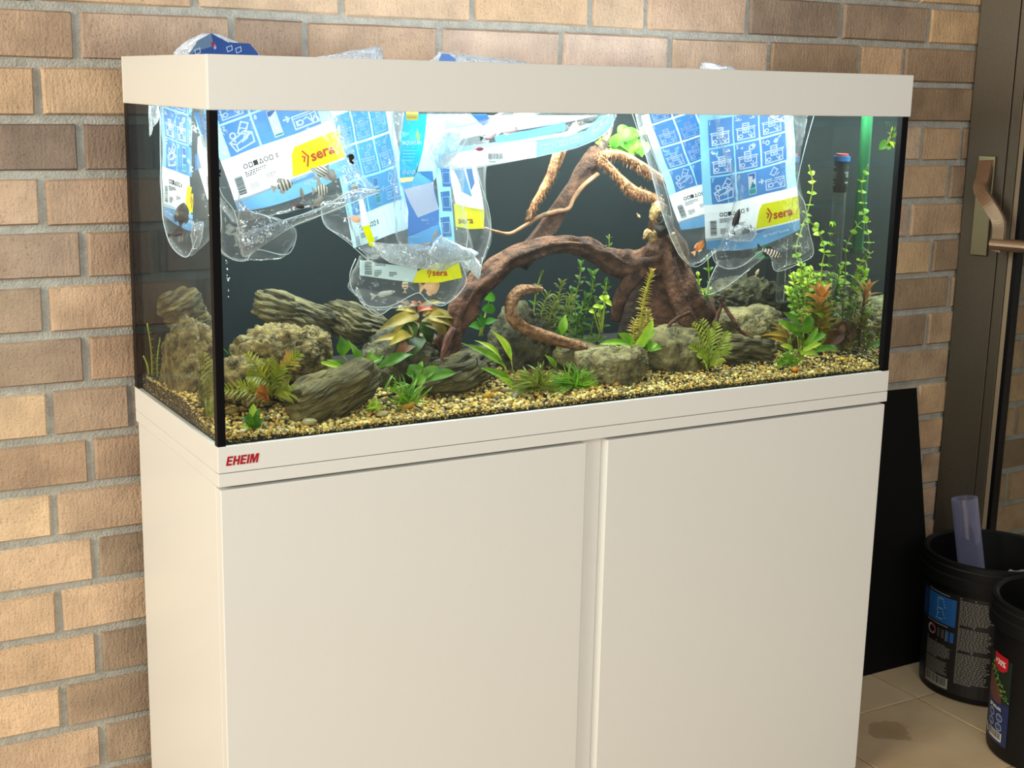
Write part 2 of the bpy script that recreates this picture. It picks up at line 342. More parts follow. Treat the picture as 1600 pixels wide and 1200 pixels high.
def sweep_flat(pts, wid, thk):
    V, Fc = [], []; P = catmull(pts, 6)
    for i, p in enumerate(P):
        t = (P[min(i+1, len(P)-1)]-P[max(i-1, 0)]).normalized(); s = t.cross(dn).normalized(); wv = wid(i/(len(P)-1))/2
        nn = s.cross(t).normalized()
        for a, b in ((-1, -1), (1, -1), (1, 1), (-1, 1)): V.append(p+s*(a*wv)+nn*(b*thk/2))
    for i in range(len(P)-1):
        for k in range(4): Fc.append((i*4+k, i*4+(k+1) % 4, (i+1)*4+(k+1) % 4, (i+1)*4+k))
    n = len(P)*4; Fc += [(3, 2, 1, 0), (n-4, n-3, n-2, n-1)]
    return V, Fc
lever = [dp(1541, 252, 0.012), dp(1536, 278, 0.03), dp(1532, 296, 0.045), dp(1545, 318, 0.058), dp(1560, 345, 0.062), dp(1560, 372, 0.062), dp(1555, 392, 0.062)]
mk('lever_neck', *sweep_flat(lever, lambda t: 0.030-0.006*t, 0.012), M_chrome, hd)
e = dp(1549, 381, 0.062); e2 = e+dd*0.165
mk('lever_grip', *tube([e, e+dd*0.05, e2], [0.0145, 0.0135, 0.0135], 16, 3), M_chrome, hd)
# ------------------------------------------------------------------ cabinet
W = 1.21; D = 0.41
cab = thing('aquarium_cabinet', (W/2, D/2, 0.02), 'cream white two door cabinet carrying the aquarium', 'cabinet')
mk('side_panel', *box(0.003, 0.021, 0.021, D-0.002, 0.0, 0.7215, 0.001), M_white, cab)
mk('side_panel', *box(W-0.021, W-0.003, 0.021, D-0.002, 0.0, 0.7215, 0.001), M_white, cab)
mk('back_panel', *box(0.021, W-0.021, D-0.012, D-0.002, 0.0, 0.7215), M_white, cab)
mk('center_post', *box(0.565, 0.65, 0.020, 0.045, 0.03, 0.7244), M_groove, cab)
mk('gap_shade_strip', *box(0.021, W-0.021, 0.0455, 0.06, 0.69, 0.7225), M_gap, cab)  # dark strip painted as the shade in the gap above the doors
mk('door', *box(0.003, 0.582, 0.001, 0.0195, 0.022, 0.7195, 0.0012), M_white, cab)
mk('door', *box(0.621, W-0.003, 0.001, 0.0195, 0.022, 0.7195, 0.0012), M_white, cab)
mk('plinth', *box(0.02, W-0.02, 0.03, 0.05, 0.0, 0.022), M_white, cab)
mk('top_board', *box(0.0, W, 0.0, D, 0.7246, 0.7425, 0.0008), M_trim, cab)
# ------------------------------------------------------------------ aquarium tank
tank = thing('aquarium', (W/2, D/2, 0.7434), 'long glass fish tank with rocks, roots and plants on the cream cabinet', 'aquarium')
tr = mk('base_trim', *join(box(0, W, 0, 0.012, 0.7436, 0.780, 0.0008), box(0, W, D-0.012, D, 0.7436, 0.780), box(0, 0.012, 0.012, D-0.012, 0.7436, 0.780), box(W-0.012, W, 0.012, D-0.012, 0.7436, 0.780)), M_trim, tank)
GL = {'E': (0.72, [[(0, 0), (.26, 0), (.26, 1), (0, 1)], [(.26, 0), (.72, 0), (.72, .21), (.26, .21)], [(.26, .40), (.68, .40), (.68, .60), (.26, .60)], [(.26, .79), (.72, .79), (.72, 1), (.26, 1)]]),
      'H': (0.82, [[(0, 0), (.26, 0), (.26, 1), (0, 1)], [(.56, 0), (.82, 0), (.82, 1), (.56, 1)], [(.26, .39), (.56, .39), (.56, .61), (.26, .61)]]),
      'I': (0.26, [[(0, 0), (.26, 0), (.26, 1), (0, 1)]]),
      'M': (1.06, [[(0, 0), (.24, 0), (.24, 1), (0, 1)], [(.82, 0), (1.06, 0), (1.06, 1), (.82, 1)], [(.24, 1), (.24, .62), (.43, 0), (.53, 0), (.53, .42), (.38, 1)], [(.53, .42), (.53, 0), (.63, 0), (.82, .62), (.82, 1), (.68, 1)]])}
lv, lf_, xo = [], [], 0
for ch in 'EHEIM':
    w_, ps = GL[ch]
    for pl in ps:
        n = len(lv); lv += [(0.0105+(xo+x+0.25*y)*0.0485/4.5, -0.0006, 0.7535+y*0.0125) for x, y in pl]; lf_.append(tuple(range(n, n+len(pl))))
    xo += w_+0.12
mk('lettering', lv, lf_, M_red, tr)
GX0, GX1, GY0, GY1, GZ0, GZ1 = 0.0008, W-0.003, 0.0008, D-0.006, 0.780, 1.2158
mk('front_pane', *box(GX0, GX1, GY0, GY0+0.006, GZ0, GZ1), M_glass, tank)
def tirmat():
    m, nt, b = newmat('inner_reflecting_glass'); nt.nodes.remove(b)
    tr_ = N(nt, 'ShaderNodeBsdfTransparent'); gl = N(nt, 'ShaderNodeBsdfGlossy'); gl.inputs['Roughness'].default_value = 0.015; gl.inputs[0].default_value = (0.80, 0.92, 0.88, 1)
    ge = N(nt, 'ShaderNodeNewGeometry'); mu = N(nt, 'ShaderNodeMath', operation='MULTIPLY_ADD'); mu.inputs[1].default_value = -0.9; mu.inputs[2].default_value = 0.93
    L(nt, ge.outputs['Backfacing'], mu.inputs[0]); mx = N(nt, 'ShaderNodeMixShader'); L(nt, mu.outputs[0], mx.inputs[0]); L(nt, tr_.outputs[0], mx.inputs[1]); L(nt, gl.outputs[0], mx.inputs[2])
    L(nt, mx.outputs[0], nt.nodes['Material Output'].inputs[0]); return m
M_tir = tirmat(); lv_, lf2 = box(GX0, GX0+0.006, GY0+0.006, GY1, GZ0, GZ1)
mk('left_pane', lv_, lf2, M_glass, tank)
rv, rf = box(GX1-0.006, GX1, GY0+0.006, GY1, GZ0, GZ1)
mk('right_pane', rv, rf, [M_glass, M_tir], tank, mi=[0, 0, 0, 0, 1, 0])
mk('back_pane', *box(GX0, GX1, GY1, GY1+0.006, GZ0, GZ1), M_backing, tank)
mk('bottom_pane', *box(GX0+0.006, GX1-0.006, GY0+0.006, GY1, GZ0-0.004, GZ0+0.0003), M_black, tank)
for x0, x1, y0, y1 in ((0.0004, 0.0115, 0.0004, 0.012), (GX1-0.013, GX1+0.0005, 0.0004, 0.012), (0.0004, 0.010, GY1-0.012, GY1+0.0065), (GX1-0.01, GX1+0.0005, GY1-0.01, GY1+0.0065)):
    mk('silicone_seam', *box(x0, x1, y0, y1, GZ0, GZ1), M_black, tank)
# hood
hood = thing('aquarium_hood', (W/2, D/2, 1.2162), 'cream rectangular light hood resting on top of the fish tank', 'hood')
HZ0, HZ1 = 1.2162, 1.2844
mk('front_panel', *box(-0.001, W+0.001, -0.001, 0.0045, HZ0, HZ1, 0.001), M_white, hood)
mk('side_panel', *box(-0.001, 0.0045, 0.0047, D-0.005, HZ0, HZ1, 0.001), M_white, hood)
mk('side_panel', *box(W-0.0045, W+0.001, 0.0047, D-0.005, HZ0, HZ1, 0.001), M_white, hood)
mk('back_panel', *box(-0.001, W+0.001, D-0.0045, D+0.001, HZ0, HZ1, 0.001), M_white, hood)
M_led = pmat('led_tube_glow', (0.9, 0.95, 1, 1), 0.3); _b = M_led.node_tree.nodes['Principled BSDF']; _b.inputs['Emission Color'].default_value = (0.8, 0.92, 1, 1); _b.inputs['Emission Strength'].default_value = 3
for yy in (0.045, 0.19, 0.345):
    mk('led_tube', *tube([(0.03, yy, 1.242), (0.6, yy, 1.242), (1.18, yy, 1.242)], [0.013]*3, 12, 1), M_led, hood)
# ------------------------------------------------------------------ board and buckets by the door
BW = 0.40
bl = mk('black_board', [(1.765-BW, 0.334, 0.0), (1.765, 0.334, 0.0), (1.765, 0.452, 0.607), (1.765-BW, 0.452, 0.615), (1.765-BW, 0.346, 0.0), (1.765, 0.346, 0.0), (1.765, 0.464, 0.603), (1.765-BW, 0.464, 0.611)],
   [(0, 1, 2, 3), (5, 4, 7, 6), (1, 5, 6, 2), (4, 0, 3, 7), (3, 2, 6, 7), (4, 5, 1, 0)], M_blackboard)
tag(bl, 'matt black board leaning on the brick wall beside the cabinet', 'board')
M_lab = pmat('printed_bucket_label', (1, 1, 1, 1), 0.45, attr='col')
class Print:
    """flat print: polygons, lines and lettering in their own plane coordinates, later mapped on a surface"""
    def __init__(s): s.V = []; s.F = []; s.C = []; s.Z = []
    def poly(s, pts, col, z=0):
        n = len(s.V); s.V += [tuple(p) for p in pts]; s.F.append(tuple(range(n, n+len(pts)))); s.C += [col]*len(pts); s.Z += [z]*len(pts)
    def rect(s, x0, y0, x1, y1, col, z=0, nx=1, ny=1):
        n = len(s.V)
        for j in range(ny+1):
            for i in range(nx+1): s.V.append((x0+(x1-x0)*i/nx, y0+(y1-y0)*j/ny)); s.C.append(col); s.Z.append(z)
        for j in range(ny):
            for i in range(nx): a = n+j*(nx+1)+i; s.F.append((a, a+1, a+nx+2, a+nx+1))
    def line(s, pts, w, col, z=1, closed=False):
        pts = [Vector(p) for p in pts]
        if closed: pts = pts+[pts[0]]
        for a, b in zip(pts, pts[1:]):
            d = b-a
            if d.length < 1e-6: continue
            d.normalize(); nrm = Vector((-d.y, d.x))*w/2; e = d*w/2
            k = max(1, int((b-a).length/0.5))
            for i in range(k):
                p = a+(b-a)*(i/k); q = a+(b-a)*((i+1)/k)
                s.poly([p-nrm-e*(i == 0), q-nrm+e*(i == k-1), q+nrm+e*(i == k-1), p+nrm-e*(i == 0)], col, z)
    def circle(s, cx, cy, r, w, col, z=1, n=12, a0=0, a1=6.2832, ry=None):
        ry = ry or r
        s.line([(cx+r*math.cos(a0+(a1-a0)*i/n), cy+ry*math.sin(a0+(a1-a0)*i/n)) for i in range(n+1)], w, col, z)
    def disc(s, cx, cy, r, col, z=1, n=14, ry=None):
        ry = ry or r; s.poly([(cx+r*math.cos(6.2832*i/n), cy+ry*math.sin(6.2832*i/n)) for i in range(n)], col, z)
    def text(s, t, x, y, size, col, z=2, bold=0.0, rot=0, shear=0.0, width=None):
        V, Fc, wd = textmesh(t, size, bold, 2, shear); n = len(s.V); c, q = math.cos(rot), math.sin(rot); k = (width/wd) if width else 1
        s.V += [(x+c*a*k-q*b, y+q*a*k+c*b) for a, b in V]; s.F += [tuple(i+n for i in f) for f in Fc]; s.C += [col]*len(V); s.Z += [z]*len(V)
    def build(s, name, fn, mat, parent, flip=False, xmax=None):
        W3 = [fn(x, y, z) for (x, y), z in zip(s.V, s.Z)]
        if 'bag' in parent.name and 'neck' not in name: s.F = [f for f in s.F if max(W3[i].z for i in f) < 1.232]
        if xmax: s.F = [f for f in s.F if max(s.V[i][0] for i in f) < xmax]
        return mk(name, [fn(x, y, z) for (x, y), z in zip(s.V, s.Z)], [tuple(reversed(f)) for f in s.F] if flip else s.F, mat, parent, cols=s.C)
def strips(P, pts, col, z, step):
    xs = [p[0] for p in pts]; x = min(xs); xe = max(xs); E_ = list(zip(pts, list(pts[1:])+[pts[0]]))
    def span(x):
        ys = []
        for (a, b), (c, d) in E_:
            if min(a, c) <= x <= max(a, c): ys += [b, d] if abs(c-a) < 1e-9 else [b+(d-b)*(x-a)/(c-a)]
        return min(ys), max(ys)
    n = max(1, int(math.ceil((xe-x)/step)))
    for i in range(n):
        a, b = x+(xe-x)*i/n, x+(xe-x)*(i+1)/n; l0, h0 = span(min(max(a, x+1e-6), xe-1e-6)); l1, h1 = span(min(max(b, x+1e-6), xe-1e-6)); P.poly([(a, l0), (b, l1), (b, h1), (a, h0)], col, z)
def textlines(P, x, y, w, h, n, col, z=1, rnd=None):
    """rows of small print"""
    rnd = rnd or random.Random(3); st = h/n
    for i in range(n):
        yy = y-st*i; xx = x
        end = x+w*(rnd.uniform(0.8, 1.0) if i < n-1 else 0.5)
        while xx < end:
            l = min(rnd.uniform(0.04, 0.12)*w, end-xx); P.rect(xx, yy-st*0.62, xx+l*0.86, yy, col, z); xx += l+0.012*w
def barcode(P, x, y, w, h, colw, colk, z=2, rnd=None, vertical=False):
    rnd = rnd or random.Random(5); P.rect(x, y, x+w, y+h, colw, z, 8, 1); t = 0.05; Ln = h if vertical else w
    while t < 0.92:
        b = rnd.choice((0.012, 0.02, 0.035))
        if vertical: P.rect(x+0.08*w, y+t*h, x+0.92*w, y+(t+b)*h, colk, z+1)
        else: P.rect(x+t*w, y+0.22*h, x+(t+b)*w, y+0.95*h, colk, z+1)
        t += b+rnd.choice((0.012, 0.02, 0.03))
def bucket(cx, cy, H, Rb, Rt, label):
    t = thing('bucket', (cx, cy, 0), label, 'bucket', None)
    rad = lambda z: Rb+(Rt-0.012-Rb)*z/H
    prof = [(0.0, 0.006), (Rb-0.012, 0.006), (Rb-0.006, 0.0), (Rb-0.001, 0.003), (rad(0.01), 0.01), (rad(H-0.06), H-0.06)]
    mk('body', *lathe(prof+[(rad(H-0.03), H-0.03), (Rt-0.008, H-0.001), (Rt-0.012, H), (Rt-0.016, H-0.003), (rad(0.02)-0.006, 0.012), (0.0, 0.012)], (cx, cy, 0), 64), M_bucket, t, smooth=True)
    mk('rim', *lathe([(rad(H-0.055)+0.0005, H-0.056), (Rt-0.001, H-0.054), (Rt, H-0.03), (Rt-0.003, H-0.028), (Rt-0.002, H-0.012), (Rt-0.004, H-0.010), (Rt-0.004, H), (Rt-0.010, H+0.002), (Rt-0.014, H-0.002)], (cx, cy, 0), 64), M_bucket, t, smooth=True)
    return t, rad
b1c = (1.757, 0.19)
bk, rad = bucket(b1c[0], b1c[1], 0.305, 0.130, 0.148, 'black plastic bucket by the door with a clear tube standing in it')
P = Print(); Wt = lin(150, 150, 145); Bl = lin(30, 88, 150); Gy = lin(120, 118, 112)
# label coordinates: x = angle in degrees from the camera-facing side, y = height in metres
def lab(c, rd, face):
    a0 = math.atan2(CP.y-c[1], CP.x-c[0])
    def fn(x, y, z):
        a = a0+math.radians(x+face); r = rd(y)+0.0007+0.0002*z; return Vector((c[0]+r*math.cos(a), c[1]+r*math.sin(a), y))
    return fn
def seg(P, x0, y0, x1, y1, col, z=0): P.rect(x0, y0, x1, y1, col, z, max(1, int(abs(x1-x0)/5)), 1)
seg(P, -74, 0.015, 40, 0.235, (0.006, 0.006, 0.007, 1), 0)
seg(P, -62, 0.162, -27, 0.222, Bl, 1); seg(P, -74, 0.162, -63, 0.222, lin(18, 50, 90), 1)
seg(P, -62, 0.226, -34, 0.2275, Wt, 1); seg(P, -62, 0.157, -34, 0.1585, Wt, 1)
for i in range(9): P.rect(-48-0.4*(i % 3), 0.214-0.0056*i, -41+(i % 4), 0.2165-0.0056*i, lin(120, 160, 200), 2)
for i in range(10): P.rect(-72, 0.214-0.0052*i, -66+(i % 3), 0.216-0.0052*i, lin(50, 90, 140), 2)
for k, q in enumerate((lin(190, 60, 60), lin(170, 170, 170), lin(150, 150, 150), lin(200, 90, 90), lin(90, 90, 95))):
    pts = []
    for i in range(5): a = 1.2566*k+1.2566*i/4+0.6; pts.append((-54+6*math.cos(a), 0.140+0.0115*math.sin(a)))
    for p, q2 in zip(pts, pts[1:]):
        f = lambda p: (-54+(p[0]+54)*0.66, 0.140+(p[1]-0.140)*0.66); P.poly([f(p), f(q2), q2, p], q, 1)
for i in range(4): P.rect(-46, 0.145-0.005*i, -38, 0.1472-0.005*i, Gy, 1)
seg(P, -35, 0.126, -27.5, 0.149, Bl, 1); seg(P, -36, 0.126, -35.4, 0.150, Wt, 2)
for (x, y, wd_, h, n) in ((-60, 0.115, 31, 0.034, 9), (-60, 0.078, 31, 0.034, 9), (-24, 0.226, 32, 0.054, 14), (-24, 0.166, 32, 0.05, 13), (-24, 0.110, 32, 0.07, 17), (11, 0.224, 26, 0.05, 13), (11, 0.166, 26, 0.052, 13), (11, 0.106, 26, 0.06, 15)):
    textlines(P, x, y, wd_, h, n, Gy, 1, random.Random(int(x*7+y*900)))
    P.rect(x, y+0.003, x+wd_*0.45, y+0.0055, Wt, 1)
barcode(P, -59, 0.02, 29, 0.024, lin(150, 148, 140), (0.01, 0.01, 0.01, 1), 2)
seg(P, -74, 0.018, -66, 0.05, lin(40, 70, 110), 1)
P.rect(12, 0.218, 15, 0.225, lin(190, 60, 60), 2)
P.build('printed_label', lab(b1c, rad, 0), M_lab, bk)
tm = glassmat('clear_acrylic_tube', (0.86, 0.87, 0.95), 0.07, 0.6, 1.6, 0.06, 0.12, hazecol=(0.62, 0.62, 0.85, 1))
ta = AZ(1507, 778, 0.41)
tb = min((AZ(1507+0.1*k, 778+k, 0.03) for k in range(60, 400, 4)), key=lambda p: (p.xy-Vector((1.735, 0.20))).length)
to, tof = tube([ta, (ta+tb)/2, tb], [0.0275]*3, 28, 4, cap=False); ti, tif = tube([ta, (ta+tb)/2, tb], [0.025]*3, 28, 4, cap=False)
tag(mk('clear_tube', *join((to, tof), (ti, [tuple(reversed(f)) for f in tif])), tm, smooth=True), 'clear bluish plastic tube standing up out of the black bucket', 'tube')
cv, cf = [], []
cr = A(1606, 884, 0.15)
for i in range(9):
    for j in range(9):
        p = Vector(((i-4)*0.011, (j-4)*0.011, 0)); p.z = 0.012*noise.noise(p*55+Vector((3, 1, 0)))+0.01*noise.noise(p*120)
        cv.append(cr+p+Vector((0, 0, -0.02-0.004*((i-4)**2+(j-4)**2)*0.12)))
for i in range(8):
    for j in range(8): cf.append((i*9+j, i*9+j+1, (i+1)*9+j+1, (i+1)*9+j))
tag(mk('crumpled_bag', cv, cf, pmat('white_film_scrap', lin(175, 172, 165), 0.5, trans=0.3), smooth=False), 'crumpled whitish plastic bag lying in the bucket with the tube', 'bag')
vd = Vector((A(1549, 922, 0.05)-CP)); vd.z = 0; vd.normalize(); lp = Vector((-vd.y, vd.x, 0))
T2 = AZ(1548, 922, 0.312); b2 = T2-lp*0.148
bk2, rad2 = bucket(b2.x, b2.y, 0.316, 0.130, 0.148, 'nearer black plastic bucket with a dark blue plant picture label')
P = Print(); x0, x1 = -76, -42
seg(P, x0, 0.03, x1, 0.205, lin(28, 40, 82), 0)
seg(P, x0, 0.115, x1, 0.205, lin(22, 34, 26), 1)
strips(P, [(x0, 0.118), (x0+14, 0.108), (x0+24, 0.112), (x0+24, 0.138), (x0+15, 0.148), (x0+4, 0.168), (x0, 0.17)], lin(88, 52, 46), 2, 4)
rn = random.Random(4)
for i in range(70):
    t = rn.random(); cx, cy = x0+4+t*26+rn.uniform(-5, 5), 0.185-0.062*t+rn.uniform(-0.012, 0.014); a = rn.uniform(0, 3.14); l = rn.uniform(1.2, 2.6)
    if cx > x1-1.5 or cx < x0+1: continue
    P.poly([(cx+l*math.cos(a), cy+l*0.0016*math.sin(a)), (cx-l*0.4*math.sin(a), cy+l*0.0007*math.cos(a)), (cx-l*math.cos(a), cy-l*0.0016*math.sin(a)), (cx+l*0.4*math.sin(a), cy-l*0.0007*math.cos(a))], rn.choice((lin(88, 130, 50), lin(120, 160, 70), lin(60, 100, 40))), 3)
strips(P, [(x0+9, 0.209), (x0+29, 0.209), (x0+29, 0.186), (x0+25, 0.178), (x0+19, 0.175), (x0+13, 0.178), (x0+9, 0.186)], lin(175, 22, 38), 4, 3)
P.text('+30%', x0+10, 0.187, 1.0, lin(230, 220, 215), 5, 0.02)
k = len(textmesh('+30%', 1, 0.02)[0]); n = len(P.V)-k
for i in range(n, n+k): X, Y = P.V[i]; P.V[i] = (x0+10.5+(X-x0-10)/2.45*17.5, 0.188+(Y-0.187)*0.016)
P.text('gratuit', x0+6, 0.1, 1.0, lin(225, 225, 225), 5, 0.01); k = len(textmesh('gratuit', 1, 0.01)[0]); n = len(P.V)-k
for i in range(n, n+k): X, Y = P.V[i]; P.V[i] = (x0+6+(X-x0-6)/2.9*21, 0.098+(Y-0.1)*0.011)
for i, (cx, cy) in enumerate(((x0+11, 0.086), (x0+23, 0.083), (x0+11, 0.067), (x0+23, 0.064))):
    P.circle(cx, cy, 4.4, 0.0009, lin(150, 165, 190), 3, 14, ry=0.0075); P.circle(cx, cy, 2.0, 0.0009, lin(150, 165, 190), 3, 8, ry=0.004)
    for q in range(14):
        a, b_ = 6.2832*q/14, 6.2832*(q+1)/14
        P.poly([(cx+4.4*math.cos(a), cy+.0075*math.sin(a)), (cx+4.4*math.cos(b_), cy+.0075*math.sin(b_)), (cx+3.7*math.cos(b_), cy+.0063*math.sin(b_)), (cx+3.7*math.cos(a), cy+.0063*math.sin(a))], lin(150, 165, 190), 3)
barcode(P, x0+8, 0.036, 20, 0.018, lin(190, 188, 180), (0.01, 0.01, 0.01, 1), 3)
P.poly([(x0, 0.055), (x0+6, 0.04), (x0+4, 0.036), (x0, 0.046)], lin(190, 180, 165), 3)
P.build('printed_label', lab((b2.x, b2.y), rad2, 0), M_lab, bk2)
# ------------------------------------------------------------------ gravel and pebbles in the tank
def gz(x, y): return 0.7878+0.045*max(0, y-0.02)+0.004*noise.noise(Vector((x*9, y*9, 0)))+0.012*math.exp(-((y-0.2)/0.1)**2)
nx, ny = 90, 30; V = []; Fc = []
gx0, gx1, gy0, gy1 = 0.0086, GX1-0.0065, 0.0086, GY1-0.0005
for j in range(ny+1):
    for i in range(nx+1): x = gx0+(gx1-gx0)*i/nx; y = gy0+(gy1-gy0)*j/ny; V.append((x, y, gz(x, y)-0.003))
for j in range(ny):
    for i in range(nx): a = j*(nx+1)+i; Fc.append((a, a+1, a+nx+2, a+nx+1))
n0 = len(V)
for i in range(nx+1): V.append((V[i][0], gy0, 0.7805))
for i in range(nx): Fc.append((i, n0+i, n0+i+1, i+1))
n1 = len(V)
for j in range(ny+1): V.append((gx0, V[j*(nx+1)][1], 0.7805))
for j in range(ny): Fc.append((j*(nx+1), (j+1)*(nx+1), n1+j+1, n1+j))
tag(mk('substrate', V, Fc, pmat('dark_substrate', lin(26, 22, 15), 0.9, var=0.5, scale=220, bump=0.6, bscale=400), smooth=True), 'dark sandy soil bed under the gravel across the tank floor', 'soil', kind='stuff')
bm = bmesh.new(); bmesh.ops.create_icosphere(bm, subdivisions=1, radius=1); ICO = [v.co.copy() for v in bm.verts]; ICF = [[v.index for v in f.verts] for f in bm.faces]; bm.free()
bm = bmesh.new(); bmesh.ops.create_icosphere(bm, subdivisions=2, radius=1); ICO2 = [v.co.copy() for v in bm.verts]; ICF2 = [[v.index for v in f.verts] for f in bm.faces]; bm.free()
PC = [(lin(214, 196, 138), 4), (lin(196, 168, 96), 4), (lin(222, 210, 168), 3), (lin(176, 140, 66), 3), (lin(140, 112, 62), 3), (lin(112, 100, 74), 3), (lin(198, 150, 60), 1.6), (lin(86, 80, 62), 2), (lin(232, 226, 205), 0.8), (lin(165, 150, 112), 3)]
def pebble_v(c, r, rnd, base=ICO, flat=0.62):
    e = rnd.uniform(0, 6.28); ca, sa = math.cos(e), math.sin(e); sx, sy, sz = r*rnd.uniform(0.85, 1.25), r*rnd.uniform(0.75, 1.0), r*flat*rnd.uniform(0.85, 1.2); tl = rnd.uniform(-0.5, 0.5); o = Vector((rnd.uniform(0, 99),)*3)
    out = []
    for v in base:
        q = v*(1+0.22*noise.noise(v*1.3+o)); x, y, z = q.x*sx, q.y*sy, q.z*sz; z += tl*x
        out.append(Vector((c[0]+ca*x-sa*y, c[1]+sa*x+ca*y, c[2]+z)))
    return out
rnd = random.Random(11); GV, GF, GC = [], [], []
for i in range(13500):
    y = gy0+0.002+abs(rnd.random()**1.3)*(0.29); x = rnd.uniform(gx0+0.004, gx1-0.004); y = min(y, gy1-0.005)
    r = rnd.choice((0.0022, 0.0026, 0.003, 0.003, 0.0036, 0.0044))*(1.1 if x < 0.75 else 0.85)
    q = rnd.random(); z = gz(x, y)-0.001+rnd.uniform(-0.002, 0.0024)
    c = rnd.choices([p[0] for p in PC], [p[1] for p in PC])[0]; f = rnd.uniform(0.75, 1.15); n = len(GV)
    GV += pebble_v((x, y+r*0.6, z), r, rnd); GF += [tuple(k+n for k in f_) for f_ in ICF]; GC += [(c[0]*f, c[1]*f*0.97, c[2]*f*0.62, 1)]*12
for i in range(2600):
    r = rnd.choice((0.0018, 0.0022, 0.0026, 0.003))
    if i < 1700: x, y = rnd.uniform(gx0+0.003, gx1-0.003), gy0+r*0.75
    else: x, y = gx0+r*0.75, rnd.uniform(gy0+0.003, gy1-0.01)
    z = rnd.uniform(0.7815, gz(x, y)); c = rnd.choices([p[0] for p in PC], [p[1] for p in PC])[0]; f = rnd.uniform(0.6, 1.0); n = len(GV)
    GV += pebble_v((x, y, z), r, rnd); GF += [tuple(k+n for k in f_) for f_ in ICF]; GC += [(c[0]*f, c[1]*f*0.97, c[2]*f*0.62, 1)]*12
M_peb = pmat('wet_gravel', (1, 1, 1, 1), 0.45, attr='col', var=0.2, scale=260)
tag(mk('gravel', GV, GF, M_peb, smooth=True, cols=GC), 'fine golden and cream gravel covering the tank floor', 'gravel', kind='stuff')
def pebble(u, v, wpx, col, label, group=None, flat=0.5, y=None):
    # find y where the view ray meets the gravel
    best = None
    for k in range(200):
        yy = 0.014+k*0.0015; p = A(u, v, yy)
        if p.z < gz(p.x, yy): best = p; break
    p = best or A(u, v, 0.1); r = wpx*0.5*PM
    rn = random.Random(int(u*3+v))
    vv = pebble_v((p.x, max(p.y, 0.014+r*1.2), p.z+r*0.42), r, rn, ICO2, flat)
    tag(mk('pebble', vv, ICF2, pmat('pebble_stone', col, 0.42, var=0.15, scale=90), smooth=True), label, 'pebble', group)
for i, (u, v, wpx, col, lb) in enumerate((
    (485, 653, 25, (226, 205, 140), 'flat cream pebble lying before the grooved slab rock'), (484, 665, 24, (140, 130, 88), 'flat olive grey pebble below the flat cream pebble'),
    (361, 646, 18, (126, 110, 52), 'olive brown pebble by the front left tank corner'), (380, 675, 10, (225, 215, 180), 'small round white pebble by the little sword plant'),
    (805, 621, 17, (112, 108, 74), 'upright greenish grey pebble leaning in the gravel'), (790, 613, 16, (120, 112, 76), 'flat grey pebble behind the upright greenish pebble'),
    (772, 612, 16, (150, 120, 50), 'brown pebble in the gravel below the long leaved sword plant'), (684, 612, 13, (216, 205, 178), 'pale round pebble before the dark slanting rock'),
    (636, 639, 24, (176, 132, 50), 'long amber pebble under the left grass tuft'), (816, 637, 15, (222, 196, 128), 'cream pebble near the front glass below the grass tuft'),
    (762, 622, 18, (206, 160, 52), 'golden yellow pebble in the middle of the gravel'), (960, 602, 15, (190, 145, 60), 'orange pebble in front of the pitted middle rock'),
    (1242, 581, 18, (196, 128, 40), 'rust orange pebble near the front glass at the right'), (1316, 563, 14, (190, 160, 40), 'bright yellow pebble before the red stemmed plant'),
    (1288, 577, 10, (225, 205, 150), 'light cream pebble near the rust orange pebble'), (1147, 578, 10, (210, 195, 150), 'small cream pebble before the fern like plant'),
    (598, 650, 16, (150, 140, 95), 'grey green pebble right of the grooved slab rock'), (880, 615, 12, (216, 190, 120), 'sand coloured pebble under the dense grass tuft'))):
    pebble(u, v, wpx, lin(*col), lb)
# ------------------------------------------------------------------ rocks
bm = bmesh.new(); bmesh.ops.create_icosphere(bm, subdivisions=5, radius=1); ROV = [v.co.copy() for v in bm.verts]; ROF = [[v.index for v in f.verts] for f in bm.faces]; bm.free()
bm = bmesh.new(); bmesh.ops.create_icosphere(bm, subdivisions=4, radius=1); ROV4 = [v.co.copy() for v in bm.verts]; ROF4 = [[v.index for v in f.verts] for f in bm.faces]; bm.free()
def rockmat(name, c1, c2, scale=25, bump=0.6, bscale=90, stretch=None):
    return pmat(name, lin(*c1), 0.75, col2=lin(*c2), scale=scale, bump=bump, bscale=bscale, spec=0.3, stretch=stretch)
M_pit = rockmat('pitted_tan_rock', (58, 52, 30), (142, 126, 78), 70, 1.0, 130)
M_slate = rockmat('layered_slate', (30, 31, 24), (92, 88, 60), 30, 1.0, 90, (1, 1, 1))
M_slab = rockmat('grooved_slab', (62, 58, 36), (112, 104, 66), 30, 0.9, 140)
M_greyrock = rockmat('grey_green_rock', (66, 63, 42), (138, 128, 86), 40, 0.9, 110)
def strata_mat(roll, c1, c2, fine=1.0):
    return pmat('layered_stone', lin(*c1), 0.75, col2=lin(*c2), scale=1.0, bump=1.0, bscale=1.6, spec=0.3, stretch=(22*fine, 22*fine, 170*fine), rot=math.radians(-roll))
